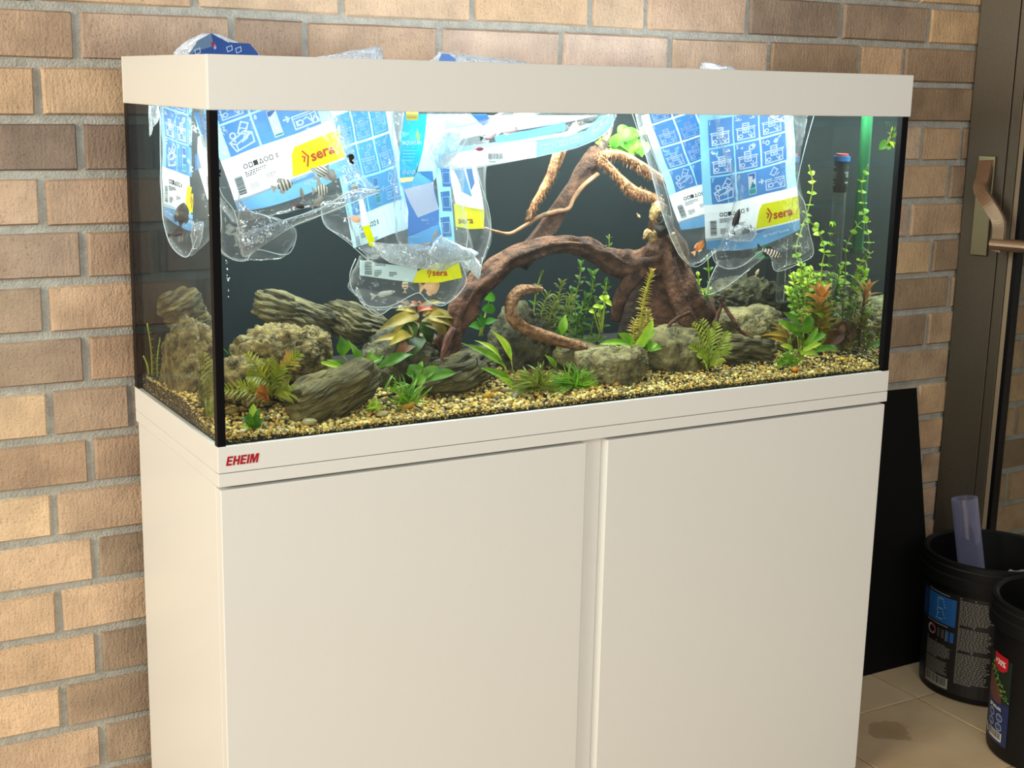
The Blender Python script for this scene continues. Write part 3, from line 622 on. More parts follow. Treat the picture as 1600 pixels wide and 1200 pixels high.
def rock(label, u, v, y, wpx, hpx, dep, roll=0, style='pit', mat=None, seed=0, pn=3.2, strata=None, tip=0.0, tiltdeg=None, skew=0.0):
    if style in ('layer', 'groove'): mat = strata_mat(roll if style == 'layer' else -24, *(((28, 29, 22), (112, 104, 66)) if style == 'layer' else ((58, 54, 32), (120, 110, 68))))
    c = A(u, v, y); k = (c-CP).length/F; sx, sz, sy = wpx/2*k, hpx/2*k, dep/2
    ra = math.radians(roll); o = Vector((seed*7.3, seed*3.1, seed*1.7)); out = []
    base = ROV if wpx*hpx > 2500 else ROV4; faces = ROF if base is ROV else ROF4
    for q in base:
        n = (abs(q.x)**pn+abs(q.y)**pn+abs(q.z)**pn)**(-1/pn); p = q*n
        p = Vector((p.x*sx, p.y*sy, p.z*sz)); s = (sx+sz)/2
        ff = p/s
        big = noise.noise(ff*1.15+o)*0.34+noise.noise(ff*2.6+o)*0.16
        p = p*(1+big*0.8)
        if style == 'pit':
            nn = noise.noise(ff*6+o); n2 = noise.noise(ff*13+o)
            p += q*s*(0.10*nn+0.085*n2-0.16*max(0, noise.noise(ff*9+o*2)-0.1)*2+0.04*noise.noise(ff*26+o))
        elif style == 'layer':
            fr = strata or 7; h = (ff.z*fr+1.6*noise.noise(ff*0.9+o)+0.35*noise.noise(ff*3+o)); t = h-math.floor(h); st = (abs(t-0.5)*2)
            amp = 0.5+0.5*noise.noise(Vector((math.floor(h)*3.7, 0, 0))+o)
            p += Vector((q.x, q.y, q.z*0.3))*s*(-0.24*(max(0, st-0.62)/0.38)*(0.5+amp)+0.22*(amp-0.5)+0.03*noise.noise(ff*9+o))
        elif style == 'groove':
            h = ff.z*(strata or 5)+ff.x*0.6+0.9*noise.noise(Vector((ff.x*0.7, ff.y, ff.z*1.2))+o)
            g = abs(noise.noise(Vector((ff.x*0.8, ff.y*0.8, h))+o)); p += q*s*(-0.10*max(0, 0.16-g)/0.16+0.025*noise.noise(ff*10+o))
        else: p += q*s*(0.05*noise.noise(ff*5+o)+0.035*noise.noise(ff*12+o))
        p.x += skew*p.z
        if tip: p.x *= 1-tip*(p.z/sz)*0.5
        x, z = p.x*math.cos(ra)+p.z*math.sin(ra), -p.x*math.sin(ra)+p.z*math.cos(ra)
        yy = min(max(c.y+p.y, 0.016), GY1-0.002); xx = min(max(c.x+x, 0.0135), GX1-0.0075)
        out.append(Vector((xx, yy, max(c.z+z, 0.786))))
    return tag(mk('rock', out, faces, mat, smooth=True), label, 'rock')
rock('broad tan pitted rock behind the front left fern', 440, 555, 0.16, 142, 92, 0.09, 6, 'pit', M_pit, 1, 2.6)
rock('tan pitted knob rock leaning right of the broad pitted rock', 489, 540, 0.175, 52, 62, 0.05, -30, 'pit', M_pit, 2, 2.4)
rock('added tall tan pitted rock for the refracted image in the left end pane', 297, 566, 0.27, 78, 132, 0.11, 4, 'pit', M_pit, 3, 2.6, tip=0.4)  # added rock in place of the broad pitted rock's refracted image
rock('added upright layered stone for the refracted image behind the tall pitted rock in the left pane', 292, 492, 0.36, 62, 82, 0.05, -28, 'layer', M_slate, 4, 3.5, 6)  # added stone repeating the slanting slate as refracted by the left pane
rock('layered dark stone slanting behind the broad pitted rock', 458, 492, 0.27, 118, 54, 0.08, 22, 'layer', M_slate, 5, 3.6, 4)
rock('layered dark stone slanting right behind the broad leaved fern', 556, 508, 0.26, 98, 56, 0.08, 24, 'layer', M_slate, 6, 3.4, 5)
rock('grooved olive slab rock lying in the front gravel', 515, 617, 0.078, 158, 70, 0.07, -14, 'groove', M_slab, 7, 3.8, 6, skew=0.25)
rock('low dark stone beside the front left fern', 377, 592, 0.13, 74, 66, 0.08, 0, 'pit', M_pit, 8, 2.6)
rock('dark slanting rock at the foot of the arched root', 714, 582, 0.125, 124, 58, 0.09, -20, 'layer', M_slate, 9, 2.8, 3)
rock('dark rough rock behind the curled root', 815, 546, 0.215, 100, 132, 0.11, 6, 'pit', M_slate, 10, 2.4, tip=0.5)
rock('flat grey slab rock behind the dense grass tuft', 918, 560, 0.165, 130, 50, 0.12, 8, 'smooth', M_greyrock, 11, 2.8)
rock('tan pitted rock in the middle foreground gravel', 962, 574, 0.085, 104, 58, 0.09, -6, 'pit', M_greyrock, 12, 2.5)
rock('smooth grey rock under the broken stump', 1048, 551, 0.135, 134, 80, 0.10, 8, 'smooth', M_greyrock, 13, 2.5)
rock('dark layered rock before the right fern plant', 1158, 551, 0.13, 124, 54, 0.08, 8, 'layer', M_slate, 14, 2.8, 3)
rock('dark jagged rock at the back right of the tank', 1168, 468, 0.29, 150, 62, 0.07, 6, 'pit', M_slate, 15, 2.6)
rock('grey weathered rock between the thin roots and the right ferns', 1174, 510, 0.20, 128, 62, 0.08, 4, 'smooth', M_greyrock, 16, 2.5)
rock('mossy grey rock low behind the right sword plant', 1228, 532, 0.17, 70, 60, 0.06, 0, 'pit', M_greyrock, 17, 2.4)
rock('dark low stone under the red crowned plant', 632, 566, 0.19, 150, 90, 0.10, 0, 'pit', M_slate, 18, 2.5)
# ------------------------------------------------------------------ driftwood
M_wood = pmat('red_brown_driftwood', lin(46, 29, 22), 0.8, col2=lin(98, 67, 50), scale=45, bump=0.7, bscale=110, spec=0.25)
M_hair = pmat('furry_root', lin(110, 70, 48), 0.9, col2=lin(196, 140, 92), scale=90, bump=0.6, bscale=200)
M_twig = pmat('tan_twig', lin(120, 84, 58), 0.7, col2=lin(160, 118, 82), scale=60)
M_pale = pmat('pale_broken_wood', lin(92, 66, 34), 0.8, col2=lin(186, 158, 104), scale=130, bump=0.5, bscale=150)
wood = thing('driftwood', A(1040, 560, 0.17), 'dark red brown driftwood with an arched root and a broken stump', 'driftwood')
def limb(name, pts, mat=M_wood, n=16, sub=6, ridge=0.34, seed=1, parent=None):
    P3 = [A(u, v, y) for u, v, y, r in pts]; R = [r*((p-CP).length/F) for p, (_, _, _, r) in zip(P3, pts)]
    for p in P3: p.z = max(p.z, 0.785)
    return mk(name, *tube(P3, R, n, sub, ridge, seed), mat, parent or wood, smooth=True)
limb('arched_root', [(688, 580, .16, 18), (700, 545, .16, 18), (715, 498, .165, 18), (745, 450, .17, 18), (790, 412, .175, 15), (840, 388, .18, 13), (890, 381, .185, 12), (930, 394, .19, 15), (965, 413, .195, 19), (1000, 413, .2, 21), (1030, 402, .205, 24)], n=28, sub=12, ridge=0.55, seed=3)
limb('branch', [(812, 408, .20, 17), (845, 370, .21, 15), (876, 325, .22, 13), (900, 288, .23, 13), (922, 255, .235, 16), (938, 240, .235, 15)], seed=5, n=20, sub=8)
limb('branch_stub', [(936, 242, .232, 8), (944, 222, .23, 6.5), (952, 203, .228, 5), (957, 190, .227, 2.5)], pmat('grey_brown_stub', lin(48, 38, 34), 0.8, col2=lin(104, 84, 72), scale=120, bump=0.6), seed=6)
limb('stump', [(1066, 548, .21, 56), (1056, 500, .21, 52), (1046, 450, .21, 42), (1040, 400, .208, 32), (1036, 362, .206, 20), (1034, 340, .205, 13)], n=40, sub=10, ridge=0.4, seed=8)
limb('buttress_root', [(1036, 380, .185, 9), (1050, 430, .17, 12), (1064, 475, .16, 14), (1080, 510, .15, 13), (1092, 530, .145, 9)], seed=9, n=18)
limb('side_root', [(1000, 420, .19, 14), (985, 440, .185, 13), (968, 470, .19, 10), (960, 500, .2, 8)], seed=10, n=16)
limb('buttress_root', [(1022, 395, .24, 14), (1012, 430, .24, 24), (1006, 480, .245, 30), (1002, 550, .25, 36)], pmat('dark_stump_wood', lin(34, 24, 18), 0.85, col2=lin(70, 50, 38), scale=60, bump=0.7), seed=18, n=20)
limb('broken_tip', [(1028, 366, .19, 8), (1032, 352, .188, 12), (1030, 338, .186, 12), (1027, 325, .186, 10), (1024, 317, .186, 5)], M_pale, seed=11, ridge=0.95, n=20)
limb('hollow_shade_lump', [(1028, 362, .174, 9), (1038, 352, .172, 13), (1034, 342, .174, 10), (1026, 340, .176, 4)], pmat('hollow_shade', (0.012, 0.009, 0.007, 1), 0.9), seed=12, ridge=0.5)  # solid dark lump, the shade inside the hole is its colour
limb('splinter', [(1048, 366, .178, 7), (1056, 382, .175, 4), (1066, 400, .172, 3.4), (1077, 416, .17, 1.5)], M_pale, seed=13)
limb('splinter', [(1022, 374, .178, 7), (1012, 364, .176, 6), (1006, 374, .175, 2)], M_pale, seed=14)
limb('twig', [(757, 356, .19, 2), (775, 362, .192, 2.6), (797, 365, .195, 3), (820, 353, .198, 3), (845, 338, .2, 3.4), (868, 331, .203, 4), (888, 326, .206, 3.6), (896, 310, .21, 3.2), (912, 290, .214, 3.4), (934, 272, .22, 4)], M_twig, n=10, seed=15, ridge=0.2)
for i, pts in enumerate(([(902, 196, .2, 8), (884, 222, .2, 9), (870, 248, .2, 10), (860, 275, .2, 10), (848, 298, .2, 9), (836, 318, .2, 7), (829, 334, .2, 5), (827, 343, .2, 2)],
                         [(935, 240, .225, 9), (972, 243, .22, 9), (1005, 262, .215, 9), (1045, 288, .21, 7), (1075, 312, .21, 2)],
                         [(936, 246, .22, 8), (962, 272, .215, 8), (985, 296, .21, 11), (1012, 305, .208, 8), (1034, 312, .206, 3)])):
    hr = limb('furry_root', [(a_, b_, c_, d_*0.72) for a_, b_, c_, d_ in pts], M_hair, n=14, sub=8, ridge=0.5, seed=20+i)
    rn = random.Random(i); P3 = catmull([A(u, v, y) for u, v, y, r in pts], 14); HV, HF = [], []
    for j in range(1700):
        k = rn.randrange(len(P3)-1); p = P3[k]; r = pts[min(int(k/14), len(pts)-1)][3]*PM
        d = Vector((rn.gauss(0, 1), rn.gauss(0, 1), rn.gauss(0, 1))).normalized(); a = p+d*r*0.8; b = a+(d*0.6+Vector((0, 0, -0.5))+Vector((rn.gauss(0, .3),)*3))*rn.uniform(0.003, 0.009)
        s_ = d.cross(Vector((0.3, 0.2, 1))).normalized()*0.0007; n = len(HV); HV += [a-s_, a+s_, b]; HF.append((n, n+1, n+2))
    mk('root_hairs', HV, HF, M_hair, hr, kind='stuff')
limb('curled_root', [(846, 452, .16, 4), (832, 451, .155, 7), (812, 456, .15, 9), (799, 472, .148, 9.5), (799, 492, .146, 10), (814, 510, .143, 9.5), (845, 523, .138, 9), (880, 534, .133, 8), (906, 541, .13, 7), (917, 544, .13, 3)], pmat('curled_root_bark', lin(86, 56, 36), 0.8, col2=lin(150, 108, 68), scale=110, bump=0.7, bscale=200), n=18, sub=8, ridge=0.3, seed=30)
limb('reddish_rootlet', [(708, 512, .132, 4), (699, 530, .128, 5), (693, 548, .124, 4), (690, 562, .12, 2)], pmat('pinkish_root', lin(70, 40, 32), 0.8, col2=lin(110, 66, 54), scale=120, bump=0.5), seed=31)
for i, pts in enumerate(([(1078, 488, .14, 3), (1060, 496, .135, 3), (1048, 505, .13, 3), (1040, 514, .13, 3), (1018, 508, .13, 2)], [(1112, 516, .15, 4), (1122, 492, .15, 3), (1132, 462, .15, 2)], [(1124, 466, .148, 2.5), (1142, 494, .14, 3.2), (1158, 518, .13, 3), (1190, 534, .12, 2.6), (1228, 549, .115, 2)])):
    limb('thin_root', pts, M_wood, n=8, seed=40+i, ridge=0.2)
# ------------------------------------------------------------------ plants
def leafmat(name, c1, c2=None, tr=0.35, scale=40):
    adj = lambda c: (min(255, c[0]*1.12), min(255, c[1]*1.02), c[2]*0.72)
    c2 = adj(c2) if c2 else None; c1 = adj(c1)
    return pmat(name, lin(*c1), 0.4, col2=lin(*(c2 or tuple(min(255, int(v*1.25)) for v in c1))), scale=scale, trans=tr, spec=0.4)
G_bright = leafmat('bright_green_leaf', (70, 128, 30), (110, 165, 50)); G_mid = leafmat('mid_green_leaf', (48, 100, 28), (82, 140, 42)); G_dark = leafmat('dark_green_leaf', (26, 58, 24), (48, 86, 36))
G_light = leafmat('light_green_leaf', (128, 180, 62), (170, 212, 92)); G_pale = leafmat('pale_green_leaf', (116, 182, 74), (164, 212, 108))
G_olive = leafmat('olive_leaf', (88, 88, 36), (132, 126, 56)); G_brown = leafmat('brown_red_leaf', (72, 46, 32), (106, 74, 50)); G_red = leafmat('pink_red_leaf', (128, 66, 60), (165, 92, 84))
G_orange = leafmat('orange_leaf', (140, 96, 58), (176, 134, 92)); G_yellow = leafmat('yellow_brown_leaf', (122, 122, 60), (168, 164, 96)); G_moss = leafmat('moss_green_leaf', (84, 110, 44), (124, 146, 66)); G_float = leafmat('floating_green_leaf', (70, 150, 70), (120, 190, 100), 0.6)
G_stem = leafmat('plant_stem', (110, 130, 60), tr=0.1); G_bstem = leafmat('brown_stem', (70, 60, 34), tr=0.0)
SHAPES = {'lance': (0.22, .62, .95, 1, .86, .58, .25, .03), 'oval': (0.3, .78, 1, 1, .92, .74, .45, .04), 'round': (0.35, .85, 1, 1, 1, .9, .65, .12), 'strap': (0.7, .9, 1, 1, 1, .92, .66, .05), 'grass': (1, 1, .95, .9, .8, .62, .4, .05)}
def leafgeo(b, t, w, shape='lance', bend=0.12, nrm=None, fold=0.18, wav=0.0, seed=0):
    b = Vector(b); t = Vector(t); d = t-b; Ln = d.length; d = d/max(Ln, 1e-6)
    nrm = Vector(nrm) if nrm else Vector((-0.25, -0.75, 0.6))
    sd = d.cross(nrm); sd = sd.normalized() if sd.length > 1e-3 else Vector((1, 0, 0)); nn = sd.cross(d).normalized()
    prof = SHAPES[shape]; n = len(prof); V, Fc = [], []
    for i in range(n):
        s = i/(n-1); c = b+d*(Ln*s)+nn*(bend*Ln*4*s*(1-s)) - Vector((0, 0, 1))*(bend*Ln*0.7*s*s)
        hw = w/2*prof[i]
        for k in (-1, -0.5, 0, 0.5, 1):
            V.append(c+sd*(k*hw)+nn*(abs(k)*hw*fold*2+wav*w*math.sin(s*9+k*2+seed)))
    for i in range(n-1):
        for k in range(4): a = i*5+k; Fc.append((a, a+1, a+6, a+5))
    return V, Fc
def fitz(p):
    p.x = min(max(p.x, 0.016), GX1-0.009); p.y = min(max(p.y, 0.015), GY1-0.006); return p
def clampV(V): return [fitz(Vector(v)) for v in V]
def root_at(u, v, y):
    p = A(u, v, y); p.z = max(p.z, gz(p.x, p.y)-0.002); return fitz(p)
def leafplant(name, label, cat, base, y, leaves, mat, group=None, ysp=0.02, shape='lance', bend=0.12, wav=0.0):
    """leaves: (base u, base v, tip u, tip v, width px[, material, shape]) each leaf an object"""
    t = thing(name, root_at(base[0], base[1], y), label, cat, group); rn = random.Random(int(base[0]*7+base[1]))
    for i, lf in enumerate(leaves):
        yb = y+rn.uniform(-0.3, 0.3)*ysp; yt = yb+rn.uniform(-1, 0.6)*ysp
        V, Fc = leafgeo(A(lf[0], lf[1], yb), A(lf[2], lf[3], yt), lf[4]*PM, lf[6] if len(lf) > 6 else shape, bend*rn.uniform(0.5, 1.4), (rn.uniform(-0.5, 0.2), -0.75, 0.55), 0.16, wav, i)
        mk('leaf', clampV(V), Fc, (lf[5] if len(lf) > 5 and lf[5] else mat), t, smooth=True)
        sb = A(base[0]+rn.uniform(-4, 4), base[1], y)
        if (A(lf[0], lf[1], yb)-sb).length > 0.008: mk('stem', *tube([sb, (sb+A(lf[0], lf[1], yb))/2, A(lf[0], lf[1], yb)], [0.0008]*3, 5, 2), G_stem, t, smooth=True)
    return t
def tuft(label, u, v, y, n, hpx, spread, wpx, mat, name='grass_tuft', cat='plant', group=None, bend=0.25):
    t = thing(name, root_at(u, v, y), label, cat, group); rn = random.Random(int(u*3+v)); V, Fc = [], []
    for i in range(n):
        a = rn.gauss(0, 0.5)*spread; h = hpx*rn.uniform(0.45, 1.0); b = A(u+rn.gauss(0, 4)*spread, v+rn.uniform(-2, 2), y+rn.gauss(0, 0.006)); tp = A(u+math.sin(a)*h, v-math.cos(a)*h, y+rn.gauss(0, 0.012))
        v1, f1 = leafgeo(b, tp, wpx*PM*rn.uniform(0.7, 1.2), 'grass', bend*rn.uniform(0.3, 1.3), (rn.uniform(-.6, .6), -0.7, 0.4), 0.1); n0 = len(V); V += v1; Fc += [tuple(k+n0 for k in q) for q in f1]
    mk('blades', clampV(V), Fc, mat, t, smooth=True, kind='stuff'); return t
def stemplant(label, stems, y, leaf_px, wpx, mat, topmat=None, every=9, shape='oval', name='stem_plant', per=2, cat='plant', ang=60, group=None, stemmat=None, stemw=1.2, singles=False, toplen=1.0, start=0.0, ysp=0.01, upt=0.0):
    """stems: lists of (u, v) from the bottom up"""
    b0 = stems[0][0]; t = thing(name, root_at(b0[0], b0[1], y), label, cat, group); rn = random.Random(int(b0[0]*5+b0[1]*3)); V, Fc = [], []; ms = []; VT, FT = [], []
    for st in stems:
        yo = y+rn.uniform(-1, 1)*ysp; P3 = [A(u, v, yo) for u, v in st]; P3[0].z = max(P3[0].z, 0.79)
        mk('stem', *tube(P3, [stemw*PM]*len(P3), 6, 5), stemmat or G_stem, t, smooth=True)
        C_ = catmull(P3, 14); Lt = sum((C_[i+1]-C_[i]).length for i in range(len(C_)-1)); acc = 0; nxt = start*Lt; k = 0; rot = rn.uniform(0, 3)
        for i in range(len(C_)-1):
            acc += (C_[i+1]-C_[i]).length
            if acc >= nxt:
                nxt += every*PM*rn.uniform(0.85, 1.15); d = (C_[i+1]-C_[i]).normalized(); k += 1; s = acc/Lt
                sx = d.cross(Vector((0.2, 1, 0.1))).normalized(); sy = d.cross(sx); sz = leaf_px*PM*(1-0.15*s)*rn.uniform(0.75, 1.15)*(toplen if s > 0.85 else 1)
                for q in range(per):
                    a = rot+k*1.57+q*6.2832/per; o = (sx*math.cos(a)+sy*math.sin(a)); up = math.radians(90-ang*(1-0.5*max(0, s-0.8)/0.2)-rn.uniform(-12, 12))
                    dr = (o*math.cos(up)+d*math.sin(up)).normalized()
                    nr = d*0.8+Vector((-0.2, -0.5, 0.3)); v1, f1 = leafgeo(C_[i], C_[i]+dr*sz, wpx*PM*rn.uniform(0.8, 1.15), shape, 0.1, nr, 0.12)
                    top = topmat is not None and s > 0.8
                    if singles: mk('leaf', clampV(v1), f1, topmat if top else mat, t, smooth=True)
                    elif top: n0 = len(VT); VT += v1; FT += [tuple(z+n0 for z in f) for f in f1]
                    else: n0 = len(V); V += v1; Fc += [tuple(z+n0 for z in f) for f in f1]
    if V: mk('foliage', clampV(V), Fc, mat, t, smooth=True, kind='stuff')
    if VT: mk('crown_foliage', clampV(VT), FT, topmat, t, smooth=True, kind='stuff')
    return t
def frondplant(label, base, y, fronds, mat, name='comb_leaved_plant', lobew=4, lobel=12):
    t = thing(name, root_at(base[0], base[1], y), label, 'plant'); rn = random.Random(int(base[0]))
    for i, fr in enumerate(fronds):
        bu, bv, tu, tv = fr[:4]; fm = fr[4] if len(fr) > 4 and fr[4] else mat; ll = (fr[5] if len(fr) > 5 else lobel)*PM
        yb = y+rn.uniform(-0.01, 0.01); b = A(bu, bv, yb); tp = A(tu, tv, yb+rn.uniform(-0.02, 0.01)); mid = (b+tp)/2+Vector((0, -0.004, 0.006))
        C_ = catmull([b, mid, tp], 11); v0, f0 = tube([b, mid, tp], [0.0011, 0.0009, 0.0005], 5, 4); V, Fc = list(v0), list(f0); d = (tp-b).normalized(); sd = d.cross(Vector((-0.3, -0.8, 0.5))).normalized(); nl = len(C_)
        for j in range(3, nl-1, 2):
            for sg in (-1, 1):
                s = j/nl; dr = (d*0.75+sd*sg*0.75+Vector((0, -0.2, rn.uniform(-.15, .15)))).normalized(); l = ll*(0.35+1.0*math.sin(3.1*min(1, s+0.05)))*rn.uniform(0.8, 1.15)
                v1, f1 = leafgeo(C_[j], C_[j]+dr*l, lobew*0.55*PM, 'strap', 0.08, None, 0.1); n0 = len(V); V += v1; Fc += [tuple(z+n0 for z in f) for f in f1]
        mk('frond', clampV(V), Fc, fm, t, smooth=True)
    return t
frondplant('green fern like plant with pinkish tips at the front left', (425, 628), 0.07, [(425, 622, 386, 553), (425, 618, 416, 563), (427, 600, 468, 553), (430, 596, 458, 560, G_orange), (424, 600, 386, 588), (426, 606, 395, 599), (430, 604, 447, 601), (428, 618, 445, 612), (422, 626, 350, 609), (420, 628, 374, 602), (420, 630, 402, 612, G_orange), (430, 622, 462, 617), (424, 615, 412, 575, G_olive), (426, 612, 436, 572)], leafmat('olive_green_frond', (96, 118, 44), (140, 156, 66)), lobew=4.5, lobel=15)
leafplant('little_sword_plant', 'small bright green plant by the front left glass corner', 'plant', (394, 670), 0.03, [(394, 668, 378, 648, 8), (394, 666, 396, 628, 11, G_light), (396, 668, 405, 636, 8), (392, 668, 384, 660, 7), (396, 669, 412, 652, 8), (394, 668, 388, 640, 9), (397, 669, 408, 662, 7), (393, 670, 376, 664, 6, G_light), (395, 667, 400, 645, 10)], G_mid, shape='strap', ysp=0.012)
leafplant('broad_leaved_fern', 'broad leaved green fern behind the grooved slab rock', 'plant', (562, 582), 0.12, [(540, 578, 490, 562, 9, G_light), (545, 578, 508, 557, 8, G_bright), (536, 556, 531, 522, 23), (566, 580, 543, 526, 15, G_bright), (566, 580, 585, 541, 10, G_bright), (572, 566, 597, 559, 13, G_bright), (590, 575, 645, 548, 17), (545, 580, 512, 570, 7), (580, 570, 600, 552, 14), (560, 578, 552, 548, 12)], G_mid, wav=0.04)
leafplant('anubias_plant', 'low dark green plant with pointed leaves right of the broad leaved fern', 'plant', (652, 602), 0.10, [(654, 590, 640, 568, 26), (656, 592, 684, 570, 17, G_bright), (662, 592, 713, 579, 20), (650, 596, 667, 590, 17, G_bright), (652, 588, 660, 562, 10, G_bright), (648, 592, 634, 582, 16)], G_mid, shape='oval', wav=0.03)
rp = leafplant('red_crowned_plant', 'bushy olive and brown leaved plant with a pink red crown', 'plant', (655, 560), 0.17, [], G_olive)
rn = random.Random(21)
RL = [(652, 486, 641, 467, 7, G_red), (654, 484, 652, 468, 6, G_red), (655, 484, 662, 472, 6, G_red), (656, 486, 676, 478, 8, G_red), (655, 486, 682, 484, 8, G_red), (650, 482, 618, 469, 6, G_brown), (652, 490, 646, 498, 18, G_yellow), (654, 492, 592, 512, 20, G_olive), (660, 492, 713, 494, 20, G_olive), (650, 488, 618, 481, 14, G_olive), (646, 500, 612, 524, 20, G_olive), (640, 500, 644, 522, 22, G_olive), (664, 495, 708, 507, 20, G_olive), (660, 500, 698, 522, 24, G_olive), (656, 504, 672, 536, 24, G_dark), (650, 505, 618, 538, 24, G_dark), (664, 512, 706, 518, 16, G_olive), (646, 520, 608, 535, 18, G_yellow), (640, 528, 584, 530, 12, G_olive), (642, 530, 604, 528, 10, G_yellow), (655, 525, 640, 556, 26, G_dark), (660, 525, 692, 548, 24, G_brown), (650, 535, 612, 556, 22, G_brown), (660, 478, 690, 470, 10, G_olive), (662, 490, 690, 482, 16, G_brown), (652, 480, 640, 476, 10, G_brown)]
for i, lf in enumerate(RL):
    yb = 0.17+rn.uniform(-.01, .01); V, Fc = leafgeo(A(lf[0], lf[1], yb), A(lf[2], lf[3], yb-rn.uniform(-0.01, 0.035)), lf[4]*PM, 'oval', rn.uniform(0.05, 0.2), (rn.uniform(-.4, .4), -0.6, 0.7), 0.14, 0.03, i); mk('leaf', clampV(V), Fc, lf[5], rp, smooth=True)
mk('stem', *tube([A(655, 560, .17), A(653, 520, .17), A(654, 484, .17)], [0.003, 0.0025, 0.002], 7, 4), G_bstem, rp, smooth=True)
tuft('loose grass tuft in the gravel below the anubias plant', 636, 632, 0.055, 46, 56, 1.5, 3.4, G_bright)
tuft('small thin grass tuft at the right end of the slab rock', 585, 640, 0.05, 14, 26, 1.6, 3, G_light)
tuft('few grass blades behind the slab rock corner', 612, 612, 0.06, 6, 36, 1.2, 4, G_bright)
tuft('dense dark green grass tuft in the middle of the gravel', 894, 604, 0.055, 120, 50, 2.2, 3, G_bright)
tuft('short grass tuft before the right sword plant', 1228, 570, 0.05, 44, 32, 1.6, 3, G_bright)
tuft('short leafy tuft between the sword leaves and the dense grass', 836, 606, 0.06, 84, 52, 1.9, 6, G_moss)
tuft('long thin grass blades behind the front left fern', 372, 578, 0.2, 12, 46, 2.0, 3.5, G_mid)
leafplant('long_leaved_plant', 'long pointed green leaves rising from the middle gravel', 'plant', (803, 612), 0.075, [(799, 563, 767, 511, 15), (789, 572, 720, 532, 13, G_bright), (781, 558, 741, 528, 10), (801, 596, 744, 570, 12, G_bright), (802, 604, 776, 586, 9)], G_light, bend=0.08)
leafplant('round_leaved_plant', 'round green leaves under the arch of the root', 'plant', (752, 525), 0.20, [(764, 470, 768, 455, 17, None, 'round'), (760, 488, 768, 473, 20, None, 'round'), (756, 510, 748, 486, 10), (750, 512, 731, 508, 16), (758, 505, 778, 498, 12), (752, 514, 742, 492, 9)], leafmat('round_green_leaf', (44, 110, 36), (74, 150, 52)))  # own green of the round leaves
leafplant('single_leaf_plant', 'green java fern leaves behind the curled root', 'plant', (872, 552), 0.15, [(878, 522, 884, 488, 16, G_bright), (872, 526, 880, 500, 12), (868, 575, 850, 552, 12, G_bright), (868, 576, 872, 554, 10), (876, 572, 888, 550, 8), (905, 560, 930, 552, 12)], G_mid)
stemplant('upright stem with a leafy top between the curled root and the arch', [[(834, 528), (834, 490), (838, 455), (847, 424)]], 0.20, 13, 6, G_mid, G_bright, every=17, toplen=1.1, start=0.2)
stemplant('feathery dark green stem plant behind the curled root', [[(862, 528), (868, 490), (878, 440)], [(848, 525), (846, 490), (856, 462)], [(872, 530), (884, 495), (892, 462)], [(856, 530), (858, 500), (868, 470)]], 0.19, 19, 3.6, G_moss, None, every=5, shape='strap', per=3, ang=70, name='feathery_plant')
stemplant('loose green stems with small leaves in the shadow of the arch', [[(888, 545), (892, 490), (905, 440), (908, 408)], [(905, 545), (912, 500), (925, 455), (926, 424)], [(920, 548), (925, 510), (934, 470)], [(930, 548), (940, 505), (948, 440)], [(895, 545), (900, 500), (893, 450)], [(912, 545), (905, 500), (915, 465)], [(885, 545), (880, 505), (886, 470)]], 0.22, 19, 8, G_mid, G_mid, every=10, start=0.1)
leafplant('round_leaf_sprig', 'sprig of round light green leaves before the stump', 'plant', (938, 520), 0.16, [(944, 468, 936, 463, 10), (946, 468, 950, 460, 9), (946, 472, 956, 476, 10), (938, 480, 926, 478, 8), (936, 482, 942, 476, 8), (928, 488, 920, 486, 8), (932, 490, 938, 494, 8)], G_light, shape='round', ysp=0.006)
stemplant('thin stem with narrow leaves in the open gap under the branch', [[(948, 420), (951, 395), (952, 366)]], 0.24, 16, 4, G_mid, None, every=13, shape='lance', name='thin_stem_plant')
stemplant('yellow brown bottle brush stem plant before the stump', [[(1000, 560), (1000, 520), (1006, 470), (1018, 424)], [(1006, 560), (1012, 520), (1012, 485)], [(996, 555), (990, 525), (994, 500)]], 0.115, 14, 3.4, G_yellow, G_yellow, every=3.2, shape='lance', per=4, ang=70, name='bottle_brush_plant', stemw=1.6)
leafplant('sword_plant', 'bright sword leaved plant on the middle rocks', 'plant', (998, 552), 0.09, [(990, 540, 937, 533, 11), (986, 540, 966, 516, 15), (992, 544, 1020, 494, 15, G_light), (998, 545, 1024, 512, 9), (1010, 545, 1028, 535, 13), (1014, 548, 1036, 541, 10), (1000, 545, 1008, 530, 10)], G_bright, shape='strap')
frondplant('pale green fern like plant before the grey rocks', (1106, 575), 0.075, [(1106, 572, 1083, 505), (1106, 570, 1096, 500), (1108, 568, 1118, 504), (1108, 570, 1138, 520), (1106, 572, 1078, 540), (1108, 572, 1130, 545), (1106, 574, 1090, 555), (1108, 574, 1124, 560), (1106, 566, 1108, 515), (1108, 575, 1140, 540)], leafmat('soft_green_frond', (104, 136, 50), (146, 172, 76)), lobew=5, lobel=12)
stemplant('bright small leaved stems right of the stump', [[(1082, 500), (1082, 460), (1078, 432)], [(1076, 500), (1066, 465), (1062, 440)], [(1088, 500), (1092, 460), (1090, 426)], [(1096, 498), (1102, 470), (1108, 450)], [(1104, 500), (1106, 480), (1100, 455)]], 0.17, 12, 6, G_bright, G_light, every=8, start=0.25)
stemplant('thin tall stem behind the bags beside the stump', [[(1108, 500), (1108, 440), (1106, 405)]], 0.19, 12, 7, G_mid, G_mid, every=22, name='thin_stem_plant')
